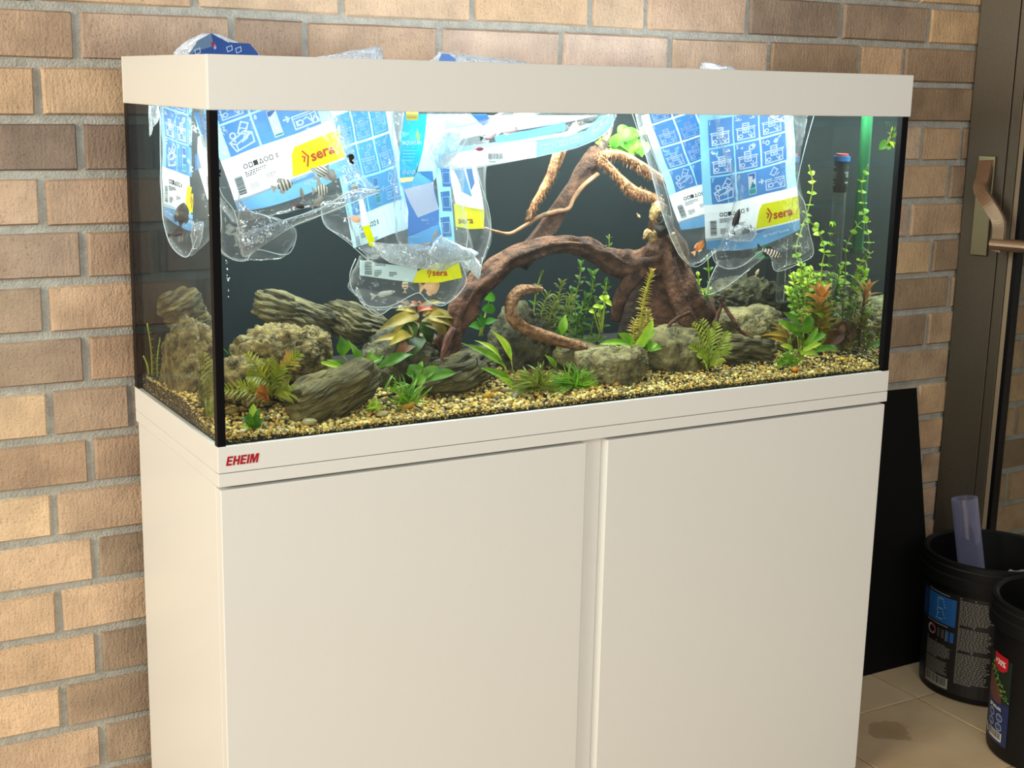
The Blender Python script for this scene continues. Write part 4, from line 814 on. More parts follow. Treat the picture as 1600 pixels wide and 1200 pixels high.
leafplant('sword_plant', 'dark green sword leaved plant at the right front', 'plant', (1252, 560), 0.075, [(1250, 520, 1223, 484, 15), (1246, 524, 1216, 497, 13, G_bright), (1256, 520, 1266, 490, 19), (1258, 540, 1278, 507, 10, G_bright), (1262, 538, 1290, 519, 13, G_bright), (1255, 548, 1284, 534, 8, G_light), (1250, 552, 1279, 554, 10, G_light), (1272, 549, 1312, 542, 11), (1238, 546, 1219, 538, 9, G_light), (1246, 553, 1240, 545, 7, G_light), (1252, 540, 1240, 515, 12)], G_mid, shape='strap')
leafplant('yellow_leaved_plant', 'drooping yellow olive leaves on the grey rock at the right', 'plant', (1235, 545), 0.13, [(1232, 530, 1188, 518, 13), (1230, 535, 1200, 527, 12), (1234, 526, 1204, 508, 9, G_olive), (1228, 522, 1202, 500, 8, G_yellow), (1236, 520, 1214, 506, 8, G_yellow)], leafmat('mustard_leaf', (118, 104, 34), (160, 142, 56)))
stemplant('orange topped red stem plant beside the right sword plant', [[(1278, 548), (1280, 510), (1281, 460)]], 0.115, 38, 13, G_olive, G_orange, every=9, shape='lance', per=4, singles=True, name='red_stem_plant', ang=62, stemmat=G_bstem, stemw=2.2, start=0.3, toplen=1.15)
leafplant('brown_leaved_plant', 'large dark brown leaf with yellow green leaves right of the sword plant', 'plant', (1302, 550), 0.12, [(1292, 540, 1326, 494, 28, G_brown, 'oval'), (1300, 528, 1334, 500, 14, G_brown), (1300, 538, 1330, 535, 22, G_olive, 'oval'), (1302, 520, 1328, 510, 14, G_moss), (1296, 505, 1310, 492, 16, G_yellow, 'oval'), (1288, 500, 1272, 486, 10, G_bright), (1306, 545, 1320, 540, 12, G_bright)], G_olive)
for st, lb in (([[(1258, 520), (1262, 440), (1244, 395), (1252, 360), (1262, 330), (1270, 290), (1264, 258)]], 'tallest round leaved stem reaching up beside the right bag'), ([[(1276, 520), (1284, 420), (1288, 390), (1278, 360), (1264, 345)]], 'shorter round leaved stem curving beside the tallest one'), ([[(1286, 520), (1296, 430), (1300, 380), (1302, 345)], [(1262, 520), (1252, 420), (1240, 400)]], 'thin round leaved stems tangled at the right end of the tank')):
    stemplant(lb, st, 0.15, 13, 11, G_pale, G_pale, every=18, shape='round', start=0.25, name='round_leaved_plant', stemw=1.1, ang=75)
stemplant('dense bright green bushy stems behind the orange topped plant', [[(1262, 520), (1258, 470), (1248, 425)], [(1268, 520), (1268, 470), (1266, 420)], [(1272, 520), (1278, 475), (1276, 432)], [(1256, 515), (1246, 470), (1238, 428)], [(1276, 520), (1286, 470), (1290, 440)], [(1254, 520), (1240, 480), (1232, 450)], [(1270, 520), (1272, 480), (1262, 440)]], 0.165, 15, 8, G_bright, G_light, every=6, start=0.25, name='bushy_stem_plant')
stemplant('fine green undergrowth stems around the orange topped plant', [[(1252, 540), (1256, 510), (1250, 485)], [(1264, 545), (1268, 520), (1262, 490)], [(1290, 545), (1296, 500), (1300, 470)], [(1284, 545), (1290, 515), (1286, 480)]], 0.13, 12, 6, G_moss, None, every=7, name='bushy_stem_plant')
frondplant('added comb leaved plant for the refracted image of the front left fern in the left end pane', (318, 640), 0.13, [(318, 636, 303, 565), (319, 630, 318, 552), (320, 628, 330, 562), (318, 636, 292, 606), (320, 634, 334, 588), (318, 625, 312, 590), (321, 640, 330, 610)], leafmat('dull_green_frond', (96, 106, 58), (132, 140, 84)), lobew=4, lobel=13)  # added plant repeating the front left fern as refracted by the end pane
stemplant('tall thin grassy stem by the back left pane', [[(238, 588), (236, 545), (230, 505)], [(246, 590), (246, 560), (250, 530)], [(232, 585), (230, 570), (224, 556)]], 0.36, 8, 3, G_moss, None, every=6, shape='lance', name='thin_stem_plant')
tuft('small green tuft in the gravel by the left corner pane', 327, 650, 0.10, 16, 38, 0.8, 5, G_moss)
# floating plants
fp = leafplant('floating_plant', 'leafy green plant floating at the surface above the driftwood', 'plant', (985, 225), 0.25, [(980, 232, 962, 215, 24, G_float, 'oval'), (985, 235, 985, 200, 26, G_float, 'oval'), (985, 235, 1008, 212, 26, G_float, 'oval'), (980, 236, 955, 236, 16, G_float, 'oval'), (985, 236, 1010, 232, 14, G_moss, 'oval'), (975, 236, 990, 222, 20, G_float, 'round'), (940, 228, 930, 215, 14, G_pale, 'round'), (936, 222, 946, 212, 12, G_pale, 'round'), (1000, 205, 1018, 195, 18, G_float, 'oval'), (960, 240, 970, 205, 22, G_float, 'oval'), (1000, 238, 1012, 214, 20, G_float, 'oval'), (975, 215, 998, 195, 24, G_float, 'oval'), (990, 240, 968, 226, 20, G_moss, 'oval'), (1004, 240, 985, 228, 18, G_moss, 'oval'), (955, 225, 975, 200, 20, G_float, 'oval'), (966, 205, 980, 190, 18, G_float, 'oval')], G_float, ysp=0.03)
fp.location = A(985, 230, 0.25)
leafplant('floating_plant', 'light green floating plant hanging in the upper right corner', 'plant', (1388, 228), 0.035, [(1390, 222, 1373, 232, 16, G_float, 'oval'), (1392, 222, 1398, 230, 10, G_light, 'round'), (1392, 215, 1386, 205, 6, G_light), (1393, 205, 1397, 196, 6, G_light), (1391, 198, 1386, 188, 5, G_light)], G_float)
# ------------------------------------------------------------------ heater, pipe, snails, bubbles
ht = thing('aquarium_heater', A(1236, 420, 0.21), 'glass tube heater with blue and red dial behind the right bag', 'heater')
hx = A(1236, 250, 0.21)
mk('glass_tube', *lathe([(0.0, -0.26), (0.011, -0.258), (0.0125, -0.25), (0.0125, -0.012)], hx, 20), glassmat('heater_glass', (0.8, 0.86, 0.84), 0.05, 0.5, 2.0, haze=0.02), ht, smooth=True)
mk('dark_sleeve', *lathe([(0.0128, -0.06), (0.0130, -0.058), (0.0130, -0.004), (0.010, -0.002)], hx, 20), M_black, ht, smooth=True)
mk('blue_cap', *lathe([(0.0, -0.003), (0.0150, -0.003), (0.0150, 0.006), (0.0, 0.0062)], hx, 24), pmat('blue_plastic', lin(40, 120, 200), 0.35), ht)
mk('red_dial', *lathe([(0.0, 0.0063), (0.0115, 0.0064), (0.0115, 0.0105), (0.0, 0.011)], hx, 24), pmat('red_plastic', lin(200, 70, 70), 0.4), ht)
P = Print(); textlines(P, -46, -0.012, 92, 0.006, 1, lin(215, 225, 225), 1, random.Random(1)); textlines(P, -56, -0.022, 112, 0.014, 4, lin(190, 205, 205), 1, random.Random(2)); textlines(P, -50, -0.040, 100, 0.010, 2, lin(190, 205, 205), 1, random.Random(6))
ah = math.atan2(CP.y-hx.y, CP.x-hx.x)
P.build('printed_text', lambda x, y, z: Vector((hx.x+0.0133*math.cos(ah+math.radians(x)), hx.y+0.0133*math.sin(ah+math.radians(x)), hx.z+y)), M_lab, ht)
P.build('printed_text', lambda x, y, z: Vector((hx.x-0.0133*math.cos(ah+math.radians(x)), hx.y-0.0133*math.sin(ah+math.radians(x)), hx.z+y)), M_lab, ht)
fpz = A(1190, 400, 0.21)
tag(mk('filter_pipe', *join(tube([fpz, fpz+Vector((0, 0, 0.1)), Vector((fpz.x, fpz.y, 1.213))], [0.0105]*3, 18, 3), tube([fpz+Vector((0, 0, -0.004)), fpz+Vector((0, 0, 0.006))], [0.013, 0.013], 18, 1)), pmat('green_plastic_pipe', lin(16, 84, 46), 0.4), smooth=True), 'green filter pipe hanging down behind the right hand bag', 'pipe')
M_snail = pmat('black_snail', (0.006, 0.005, 0.005, 1), 0.3)
def snail(u, v, y, r, label, roll=0.5):
    t = thing('snail', A(u, v, y), label, 'snail'); c = A(u, v, y); V, Fc = [], []
    sp = [(0.9*math.exp(-0.16*a)*math.cos(a)*r, 0, 0.9*math.exp(-0.16*a)*math.sin(a)*r) for a in [0.5*i for i in range(26)]]
    rr = [max(0.05, 0.62*math.exp(-0.16*0.5*i))*r for i in range(26)]
    v1, f1 = tube([c+Vector((-p[0], 0.0-0.02*r*i, p[2])) for i, p in enumerate(sp)], rr, 9, 2); mk('shell', v1, f1, M_snail, t, smooth=True)
    v1, f1 = tube([c+Vector((-0.5*r, 0.2*r, 0.8*r)), c+Vector((-0.1*r, 0.3*r, -0.9*r)), c+Vector((0.5*r, 0.2*r, -1.6*r)), c+Vector((0.7*r, 0.1*r, -2.0*r))], [0.2*r, 0.55*r, 0.5*r, 0.15*r], 8, 4); mk('foot', v1, f1, M_snail, t, smooth=True)
snail(549, 246, 0.0165, 4.4*PM, 'black snail on the front glass right of the yellow label'); snail(342, 268, 0.0165, 3.2*PM, 'black snail on the front glass by the left corner seam')
snail(487, 594, 0.10, 3.6*PM, 'dark snail sitting on the pitted rock above the slab')
bv, bf = [], []
rn = random.Random(8)
for i in range(16):
    v = rn.uniform(405, 470); c = A(353+(v-405)*0.09+rn.gauss(0, 1.2), v, 0.15); r = rn.choice((0.0005, 0.0008, 0.0011)); n = len(bv); bv += [c+q*r for q in ICO]; bf += [tuple(k+n for k in f) for f in ICF]
tag(mk('air_bubbles', bv, bf, pmat('air_bubble', (0.9, 0.95, 0.97, 1), 0.1), smooth=True), 'thin string of tiny air bubbles falling below the left bag', 'bubbles', kind='stuff')
# ------------------------------------------------------------------ water
mw, nt, b = newmat('cloudy_water'); nt.nodes.remove(b)
vs_ = N(nt, 'ShaderNodeVolumeScatter'); vs_.inputs['Color'].default_value = (0.80, 0.93, 0.95, 1); vs_.inputs['Density'].default_value = 0.055; vs_.inputs['Anisotropy'].default_value = 0.2; L(nt, vs_.outputs[0], nt.nodes['Material Output'].inputs['Volume'])
tag(mk('aquarium_water', *box(GX0+0.0065, GX1-0.0065, GY0+0.0065, GY1-0.0002, GZ0+0.0045, 1.214), mw), 'slightly cloudy water filling the fish tank', 'water', kind='stuff')
# ------------------------------------------------------------------ plastic fish bags hanging into the water
M_film = glassmat('clear_film', (0.985, 0.99, 1.0), 0.022, 0.55, 2.8, 0.10, 0.034, 0.4, 32)
M_fold = glassmat('folded_film', (0.9, 0.92, 0.95), 0.14, 0.55, 1.6, 0.12, 0.06, 0.7, 45)
M_neck = glassmat('crumpled_film', (0.9, 0.93, 0.97), 0.2, 0.6, 1.5, 0.18, 0.22, 0.9, 60)
M_bright = glassmat('overlit_folded_film', (0.9, 0.94, 0.97), 0.16, 0.5, 1.6, 0.14, 0.2, 0.7, 45)  # stronger white haze stands in for overexposed light on the folds
M_seam = pmat('white_seam', lin(225, 235, 240), 0.25, trans=0.4)
M_print = pmat('bag_print', (1, 1, 1, 1), 0.5, attr='col', trans=0.45, spec=0.2)
cB = lin(94, 148, 206); cL = lin(150, 214, 240); cLine = lin(198, 232, 250); cW = lin(240, 246, 250); cY = lin(238, 236, 0); cR = lin(196, 84, 44); cK = lin(44, 46, 52); cBand = lin(104, 160, 208); cIc = lin(225, 240, 252); cTeal = lin(0, 140, 182); cNavy = lin(74, 122, 190); cGr = lin(206, 218, 222)
def rowfn(rows):
    Lp = [Vector((r[0], r[1], 0)) for r in rows]; Rp = [Vector((r[2], r[3], 0)) for r in rows]
    LL, RR = catmull(Lp, 10), catmull(Rp, 10); m = len(LL)-1
    def f(s, t):
        x = t*m; i = min(int(x), m-1); k = x-i; a = LL[i].lerp(LL[i+1], k); b = RR[i].lerp(RR[i+1], k); return a.lerp(b, s)
    return f
def pouch(name, rows, yc, th, mat, parent, seed=0, wr=0.004, nt=34, ns=18, open_top=True, edge=3.0, fr=26.0, back=0.35, closed=True, smooth=True):
    f = rowfn(rows); V, Fc = [], []; ring = 2*ns
    for j in range(nt+1):
        t = j/nt; tap = min(1, (1-t)/0.18)**0.6 if closed else 1
        if not open_top: tap *= min(1, t/0.15)**0.6
        for k in range(ring):
            fs = k < ns; s = k/ns if fs else 1-(k-ns)/ns
            q = f(s, t); pr = max(0, 1-abs(2*s-1)**2.2)**0.7
            jit = edge*noise.noise(Vector((s*5+seed, t*9, seed*1.7)))
            off = (-th if fs else th*back)*pr*tap
            p = A(q.x+jit, q.y+edge*0.7*noise.noise(Vector((s*9, t*5+seed*2.1, 4))), yc+off)
            rid = 1-abs(noise.noise(p*fr+Vector((seed*5, 0, 0))))*2; p.y += wr*(rid-0.6)*(0.3+pr)+wr*0.5*noise.noise(p*fr*2.3+Vector((0, seed, 0)))
            V.append(fitz(p))
    for j in range(nt):
        for k in range(ring): Fc.append((j*ring+k, (j+1)*ring+k, (j+1)*ring+(k+1) % ring, j*ring+(k+1) % ring))
    if closed: Fc.append(tuple(nt*ring+k for k in range(ring)))
    return mk(name, V, Fc, mat, parent, smooth=smooth)
def seamline(pts, yc, parent, r=0.6, name='seam'):
    P3 = [fitz(A(u, v, yc)) for u, v in pts]; return mk(name, *tube(P3, [r*PM]*len(P3), 6, 5, rnoise=0.5), M_seam, parent, smooth=True)
def icon(P, x, y, kind, w=0.046):
    c = cIc; X = lambda a, b: (x+a, y+b); nz0 = len(P.Z)
    if kind in (0, 1, 2, 3):
        P.line([X(.14, .50), X(.14, .08), X(.82, .08), X(.82, .50)], w, c); P.line([X(.1, .5), X(.86, .5)], w, c); P.line([X(.16, .43), X(.80, .43)], w*.7, c)
        P.circle(x+.27, y+.2, .075, w*.8, c, n=8, ry=.06); P.line([X(.2, .2), X(.15, .26)], w*.7, c); P.line([X(.2, .2), X(.15, .14)], w*.7, c)
        for a in (-.10, 0, .10): P.line([X(.68, .11), X(.68+a, .3-abs(a)*.6)], w*.8, c)
        P.line([X(.36, .32), X(.36, .66), X(.6, .66), X(.6, .32), X(.36, .32)], w, c); P.line([X(.36, .58), X(.6, .58)], w*.8, c); P.circle(x+.48, y+.44, .06, w*.8, c, n=8)
        if kind == 1: P.line([X(.3, .82), X(.14, .82), X(.2, .88)], w, c); P.line([X(.66, .82), X(.82, .82), X(.76, .88)], w, c)
        if kind == 2: P.circle(x+.66, y+.80, .1, w, c, n=9, ry=.08); P.circle(x+.74, y+.84, .06, w, c, n=8); P.line([X(.6, .75), X(.5, .66)], w, c); P.poly([X(.2, .82), X(.32, .87), X(.3, .77)], c, 1)
        if kind == 3: P.poly([X(.46, .8), X(.58, .92), X(.70, .82), X(.58, .72)], c, 1); P.line([X(.6, .85), X(.78, .95)], w, c); P.circle(x+.25, y+.82, .07, w, c, n=8)
    elif kind == 7:
        P.line([X(.12, .42), X(.24, .1), X(.86, .2), X(.88, .5), X(.3, .3), X(.12, .42)], w, c); P.line([X(.3, .3), X(.3, .14)], w, c); P.line([X(.88, .5), X(.66, .62), X(.12, .42)], w, c)
        P.line([X(.46, .62), X(.66, .92), X(.86, .80), X(.66, .52), X(.46, .62)], w, c); P.line([X(.56, .76), X(.77, .65)], w*.8, c); P.circle(x+.28, y+.6, .09, w, c, n=8); P.line([X(.28, .5), X(.3, .4)], w, c)
        for q in range(4): P.line([X(.5+.06*q, .3+.02*q), X(.62+.06*q, .48+.02*q)], w*.6, c)
    elif kind == 8:
        P.rect(x+.46, y+.10, x+.76, y+.92, cW, 1); P.rect(x+.48, y+.66, x+.74, y+.9, cNavy, 2); P.rect(x+.48, y+.34, x+.74, y+.58, cTeal, 2); P.rect(x+.48, y+.13, x+.74, y+.32, lin(60, 170, 160), 2); P.rect(x+.48, y+.58, x+.74, y+.66, cY if False else cW, 2)
        P.line([X(.9, .5), X(1.06, .5)], w*1.2, c); P.line([X(1.0, .57), X(1.07, .5), X(1.0, .43)], w*1.2, c)
        P.line([X(1.16, .12), X(1.9, .12), X(1.9, .5), X(1.16, .5)], w, c, closed=True); P.line([X(1.16, .43), X(1.9, .43)], w*.7, c); P.circle(x+1.36, y+.27, .09, w, c, n=10, ry=.07); P.line([X(1.25, .2), X(1.25, .34)], w, c)
        for a in (-.1, 0, .1): P.line([X(1.74, .16), X(1.74+a, .38-abs(a)*.5)], w, c)
        P.line([X(1.5, .33), X(1.6, .36)], w, c); P.line([X(1.36, .7), X(1.5, .92), X(1.66, .8), X(1.5, .6), X(1.36, .7)], w, c); P.line([X(1.62, .62), X(1.7, .68)], w, c)
    for i in range(nz0, len(P.Z)): P.Z[i] += 1.5
def chevron_sera(P, x, y, h, txt='sera', z=5, w=None, chev=True):
    if chev:
        P.line([(x, y+h*.62), (x+h*.16, y+h*.5), (x+h*.02, y+h*.24)], h*.12, cR, z); P.line([(x+h*.12, y+h*.98), (x+h*.42, y+h*.46), (x+h*.16, y-h*.14)], h*.13, cR, z)
    P.text(txt, x+(h*.58 if chev else 0), y+h*.02, h*1.08, cR, z, 0.03)
def panel(rows=3, seed=0, xmin=-0.35, curve=0.0, white_w=3.4, logo=True, foot=True):
    """instruction side of a fish bag: tiles with line drawings, white text band, yellow logo field, blue foot"""
    P = Print(); rn = random.Random(seed); top = rows*1.06+0.5
    P.rect(xmin, 0, 3.4, top, cL, 0, 9, 9)
    for r in range(rows):
        y0 = r*1.06
        if r == 0:
            P.rect(0, y0, .98, y0+1, cB, 1, 3, 3); P.rect(1.04, y0, 3.02, y0+1, cB, 1, 6, 3); icon(P, 0, y0, 7); icon(P, 1.04, y0, 8)
            P.text('7', .04, y0+.82, .2, cW, 3, 0.02); P.text('8', 1.09, y0+.82, .2, cW, 3, 0.02)
        else:
            for k in range(3):
                P.rect(1.04*k-(.0 if k else 0), y0, 1.04*k+.98, y0+1, cB, 1, 3, 3); icon(P, 1.04*k, y0, (k+r) % 4 if r == 1 else (0, 1, 2)[k]); P.text(str((4, 1)[r-1]+k) if r < 3 else '', 1.04*k+.05, y0+.82, .2, cW, 3, 0.02) if r < 3 else None
    P.rect(xmin, -1.25, white_w, 0, cW, 1, 9, 4)
    if logo:
        n0 = len(P.V); P.rect(0, 0, 1, 1, cY, 3, 8, 4)
        for i in range(n0, len(P.V)):
            a, b_ = P.V[i]; xl = 1.63+.24*b_+(.10*max(0, (b_-.7)/.3)**2); P.V[i] = (xl+(3.4-xl)*a, -1.2+.85*b_)
    if logo: chevron_sera(P, 2.12, -.98, .42)
    for k in range(6):
        x = .28+.17*k
        if k == 2: P.rect(x-.03, -.5, x+.12, -.34, cK, 2)
        elif k in (0, 4): P.circle(x+.05, -.42, .065, .03, cK, 2, 9)
        elif k == 3: P.line([(x, -.49), (x+.11, -.49), (x+.055, -.36)], .03, cK, 2, closed=True)
        else: P.line([(x, -.49), (x+.1, -.49), (x+.1, -.36), (x, -.36)], .03, cK, 2, closed=True)
    for i in range(3):
        P.rect(1.33, -.49+.05*i, 1.42, -.455+.05*i, cK, 2); 
    textlines(P, .24, -.58, .75, .17, 3, cK, 2, rn); textlines(P, .26, -.95, .34, .2, 5, cK, 2, rn); textlines(P, .86, -.84, .4, .15, 3, cK, 2, rn)
    barcode(P, -.16, -1.2, .3, .62, cW, cK, 2, rn, True)
    n = 14
    if not foot:
        P.F = [f for f in P.F if min(P.V[i][1] for i in f) > -0.99]; return P
    P.rect(xmin, -1.34, 1.1, -1.25, cGr, 1, 4, 1)
    for i in range(n):
        xa, xb = xmin+(3.4-xmin)*i/n, xmin+(3.4-xmin)*(i+1)/n; ya, yb = [-1.62-.22*math.sin(3.1416*(q-xmin)/(3.4-xmin)) for q in (xa, xb)]
        P.poly([(xa, ya), (xb, yb), (xb, -1.25), (xa, -1.25)], cBand, 0)
    P.rect(1.1, -1.42, 2.3, -1.25, lin(150, 190, 225), 2)
    P.text('www.sera.de', 2.95, -1.46, .2, cIc, 3, 0.01, rot=math.pi)
    return P
def pmap(o, ex, ey, yc, amp=0.004, seed=0, bow=0.0, shear2=0.0):
    def fn(x, y, z):
        u = o[0]+ex[0]*x+ey[0]*y+shear2*y*y; v = o[1]+ex[1]*x+ey[1]*y+bow*(x-1.5)**2
        q = noise.noise(Vector((x*0.7+seed, y*0.7, seed)))
        p = A(u+3.0*noise.noise(Vector((y*.8, seed, x*.2))), v+2.2*q, yc+amp*1.6*q-0.0004*z); return fitz(p)
    return fn
pixmap = lambda yc: (lambda x, y, z: fitz(A(x, -y, yc-0.0004*z)))
def bag(label, ref, yc): return thing('fish_bag', A(ref[0], ref[1], yc), label, 'bag')
GRP = None
# bag at the left end, seen through the side pane
bA = bag('clear fish bag hanging seen narrow through the left end pane of the tank', (290, 395), 0.29)
pouch('film', [(252, 120, 338, 120), (250, 180, 334, 180), (250, 250, 336, 250), (252, 320, 340, 320), (256, 350, 344, 350), (268, 385, 322, 380), (286, 402, 300, 400)], 0.29, 0.035, M_film, bA, 1)
pouch('folded_corner', [(300, 350, 318, 345), (298, 372, 318, 362), (300, 394, 312, 385)], 0.25, 0.006, M_fold, bA, 2, nt=10, ns=8)
panel(3, 1).build('printed_label', pmap((259, 262), (17, 6.5), (-1, -46), 0.30, seed=1), M_print, bA, xmax=2.5)
seamline([(250, 180), (250, 250), (252, 320), (256, 350), (268, 385), (290, 402), (302, 385), (308, 368)], 0.28, bA)
pouch('gathered_neck', [(316, 52, 342, 53), (292, 64, 372, 66), (272, 80, 398, 78), (268, 90, 404, 92), (276, 140, 390, 140)], 0.2, 0.045, M_neck, bA, 3, 0.007, nt=26, ns=16, open_top=False, closed=False, fr=40)
P = Print(); P.poly([(294, -86), (310, -63), (330, -52), (356, -66), (390, -68), (404, -84), (404, -92), (294, -92)], lin(52, 84, 150), 0); P.poly([(296, -86), (308, -64), (330, -53), (334, -72), (306, -80)], lin(120, 150, 180), 1)
P.poly([(330, -66), (336, -66), (337, -73), (331, -73)], lin(180, 50, 80), 2)
for a in ((304, -78), (354, -74), (368, -76)): P.line([(a[0], a[1]), (a[0]+8, a[1]+3), (a[0]+9, a[1]-4), (a[0]+2, a[1]-7)], 1.1, cIc, 2, closed=True)
P.build('neck_print', pixmap(0.152), M_print, bA)
# big bag at the front left
bB = bag('big clear fish bag front left, blue tiles and large yellow logo, tilted', (440, 405), 0.10)
pouch('film', [(312, 120, 542, 120), (312, 180, 534, 180), (322, 240, 550, 228), (334, 300, 562, 262), (350, 330, 578, 284), (366, 350, 590, 300)], 0.10, 0.045, M_film, bB, 4)
panel(2, 2, white_w=3.35).build('printed_label', pmap((361, 246), (47, -17.5), (-17, -49), 0.108, seed=2), M_print, bB)
pouch('bottom_fold', [(593, 297, 590, 302), (552, 296, 562, 312), (500, 324, 506, 336), (448, 342, 456, 356), (372, 366, 376, 388)], 0.07, 0.006, M_fold, bB, 5, 0.003, nt=30, ns=8, closed=False)
pouch('lower_corner', [(344, 322, 446, 346), (342, 355, 462, 356), (343, 385, 462, 378), (352, 402, 440, 402), (372, 408, 410, 406)], 0.085, 0.03, M_film, bB, 6, 0.006)
pouch('folded_corner', [(372, 300, 380, 330), (372, 360, 446, 344), (374, 388, 440, 360), (380, 402, 400, 392)], 0.06, 0.008, M_fold, bB, 7, 0.004, nt=16, ns=10)
seamline([(344, 320), (346, 350), (343, 385), (362, 404), (384, 407), (400, 390), (440, 398), (455, 392), (463, 368), (455, 350)], 0.075, bB); seamline([(593, 298), (552, 297), (500, 326), (448, 343), (376, 372)], 0.062, bB); seamline([(592, 301), (560, 313), (505, 335), (455, 355), (384, 402)], 0.062, bB)
seamline([(322, 190), (336, 250), (345, 300), (366, 330), (374, 366)], 0.075, bB); seamline([(512, 180), (528, 220), (548, 262), (560, 295)], 0.07, bB)
P = Print(); P.poly([(296, -176), (334, -176), (335, -224), (322, -230)], cB, 0); P.poly([(292, -176), (296, -176), (322, -230), (318, -233)], cLine, 1); P.poly([(309, -214), (319, -209), (335, -243), (335, -302), (324, -312), (308, -258)], cW, 2); P.poly([(300, -242), (310, -238), (316, -262), (305, -266)], cB, 1)
P.line([(316, -182), (331, -190), (331, -206), (320, -200)], 1, cIc, 3, closed=True); P.circle(324, -212, 4, 1, cIc, 3, 8); textlines(P, 323, -276, 9, 16, 5, cK, 3)
P.build('printed_label', pixmap(0.115), M_print, bB)
# pale bag behind it
bC = bag('overlit pale blue fish bag behind the large yellow logo', (560, 400), 0.15)
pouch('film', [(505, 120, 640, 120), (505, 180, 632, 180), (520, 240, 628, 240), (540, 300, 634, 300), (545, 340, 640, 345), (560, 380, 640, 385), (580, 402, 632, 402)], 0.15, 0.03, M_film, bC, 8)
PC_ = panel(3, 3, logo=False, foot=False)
PC_.C = [tuple(min(1, c*0.62+w*0.38) for c, w in zip(q, (0.22, 0.72, 0.95, 1))) if q not in (cY, cR, cK) else q for q in PC_.C]  # print colours paled towards cyan to imitate lamp overexposure
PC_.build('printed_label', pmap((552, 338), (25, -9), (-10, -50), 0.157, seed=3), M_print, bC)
P = Print(); P.poly([(566, -354), (577, -352), (586, -378), (584, -386), (577, -384)], cY, 0); P.poly([(560, -310), (566, -305), (578, -352), (566, -354)], cW, 0); P.build('folded_print', pixmap(0.118), M_print, bC)
pouch('side_pouch', [(500, 318, 566, 312), (506, 350, 572, 345), (536, 372, 580, 372), (566, 392, 592, 398), (574, 404, 588, 404)], 0.16, 0.022, M_film, bC, 9, 0.006, open_top=False)
seamline([(502, 330), (508, 352), (538, 374), (566, 398), (577, 408)], 0.15, bC); seamline([(600, 330), (606, 350), (612, 366)], 0.125, bC)
pouch('gathered_neck', [(562, 78, 590, 71), (515, 86, 596, 80), (494, 93, 598, 96), (510, 140, 590, 140)], 0.22, 0.03, M_neck, bC, 10, 0.007, nt=22, ns=14, open_top=False, closed=False, fr=45)
# bag with the teal strip
bD = bag('long fish bag with teal name strip and dark blue square', (650, 490), 0.115)
pouch('film', [(612, 120, 742, 120), (612, 180, 738, 180), (614, 250, 728, 250), (616, 320, 726, 320), (620, 372, 735, 370), (632, 392, 742, 392)], 0.115, 0.03, M_film, bD, 11)
P = Print(); P.poly([(632, -178), (667, -178), (664, -212), (660, -238), (652, -262), (646, -276), (625, -278), (624, -250), (626, -215)], cTeal, 1)
P.poly([(634, -172), (654, -172), (653, -188), (635, -188)], lin(245, 215, 90), 2); P.text('costa', 636, -185, 7, lin(220, 130, 60), 3, 0.02)
P.text('AQUATAN', 629, -226, 8.2, cW, 3, 0.02, width=30)
for i in range(4): P.rect(629, -236-5*i, 652-2*i, -234.6-5*i, lin(140, 220, 235), 2)
for i in range(3): P.circle(632+7*i, -269, 2.6, 1, cIc, 3, 8); P.line([(629.5+7*i, -272), (634+7*i, -266)], 0.8, cIc, 3)
P.poly([(652, -200), (656, -214), (654, -222), (650, -212)], lin(210, 220, 90), 3); P.poly([(624, -278), (647, -276), (644, -283), (627, -285)], lin(238, 214, 140), 2)
P.poly([(624, -286), (642, -284), (652, -268), (676, -267), (678, -284), (632, -296)], lin(80, 150, 205), 1)
P.poly([(630, -296), (676, -284), (686, -326), (686, -350), (637, -369), (638, -330)], cNavy, 1)
P.poly([(631, -296), (677, -284), (678, -300), (686, -327), (653, -340), (640, -316)], cW, 2)
P.rect(658, -346, 670, -342, lin(150, 185, 225), 3)
P.poly([(637, -370), (686, -350), (692, -378), (668, -392), (640, -390)], lin(96, 158, 215), 1)
P.poly([(678, -240), (700, -240), (712, -395), (686, -386), (686, -320)], cL, 0)
for v in (262, 300, 340): P.poly([(688, -v), (702, -v+2), (706, -v-30), (692, -v-30)], cB, 1); P.line([(691, -v-8), (702, -v-7), (703, -v-24), (693, -v-24)], 1.1, cIc, 2, closed=True); P.text('2', 690, -v-5, 5, cW, 3)
P.poly([(667, -178), (738, -178), (712, -240), (690, -262), (677, -284), (652, -268), (660, -238)], lin(150, 206, 240), 0)
P.build('printed_label', pixmap(0.122), M_print, bD)
P = Print(); P.poly([(562, -406), (606, -413), (652, -418), (652, -424), (645, -441), (610, -437), (562, -430)], lin(206, 226, 226), 1); P.poly([(652, -424), (681, -411), (717, -409), (722, -434), (690, -441), (645, -442)], cY, 2)
chevron_sera(P, 668, -431, 13); textlines(P, 586, -408, 34, 8, 3, cK, 2); textlines(P, 585, -422, 13, 11, 4, cK, 2); textlines(P, 608, -425, 14, 8, 3, cK, 2); barcode(P, 569, -430, 13, 23, lin(210, 230, 230), cK, 2, None, True)
P.build('bottom_label', pixmap(0.105), M_print, bD)
pouch('bottom_pouch', [(560, 400, 722, 400), (548, 425, 730, 425), (546, 448, 728, 442), (560, 468, 712, 464), (576, 480, 690, 476), (592, 486, 668, 474)], 0.115, 0.032, M_film, bD, 12, 0.007, fr=30, edge=5)
pouch('hanging_tip', [(556, 448, 640, 470), (566, 470, 634, 476), (580, 484, 612, 482), (588, 492, 594, 492)], 0.135, 0.008, M_film, bD, 13, 0.003, nt=14, ns=10)
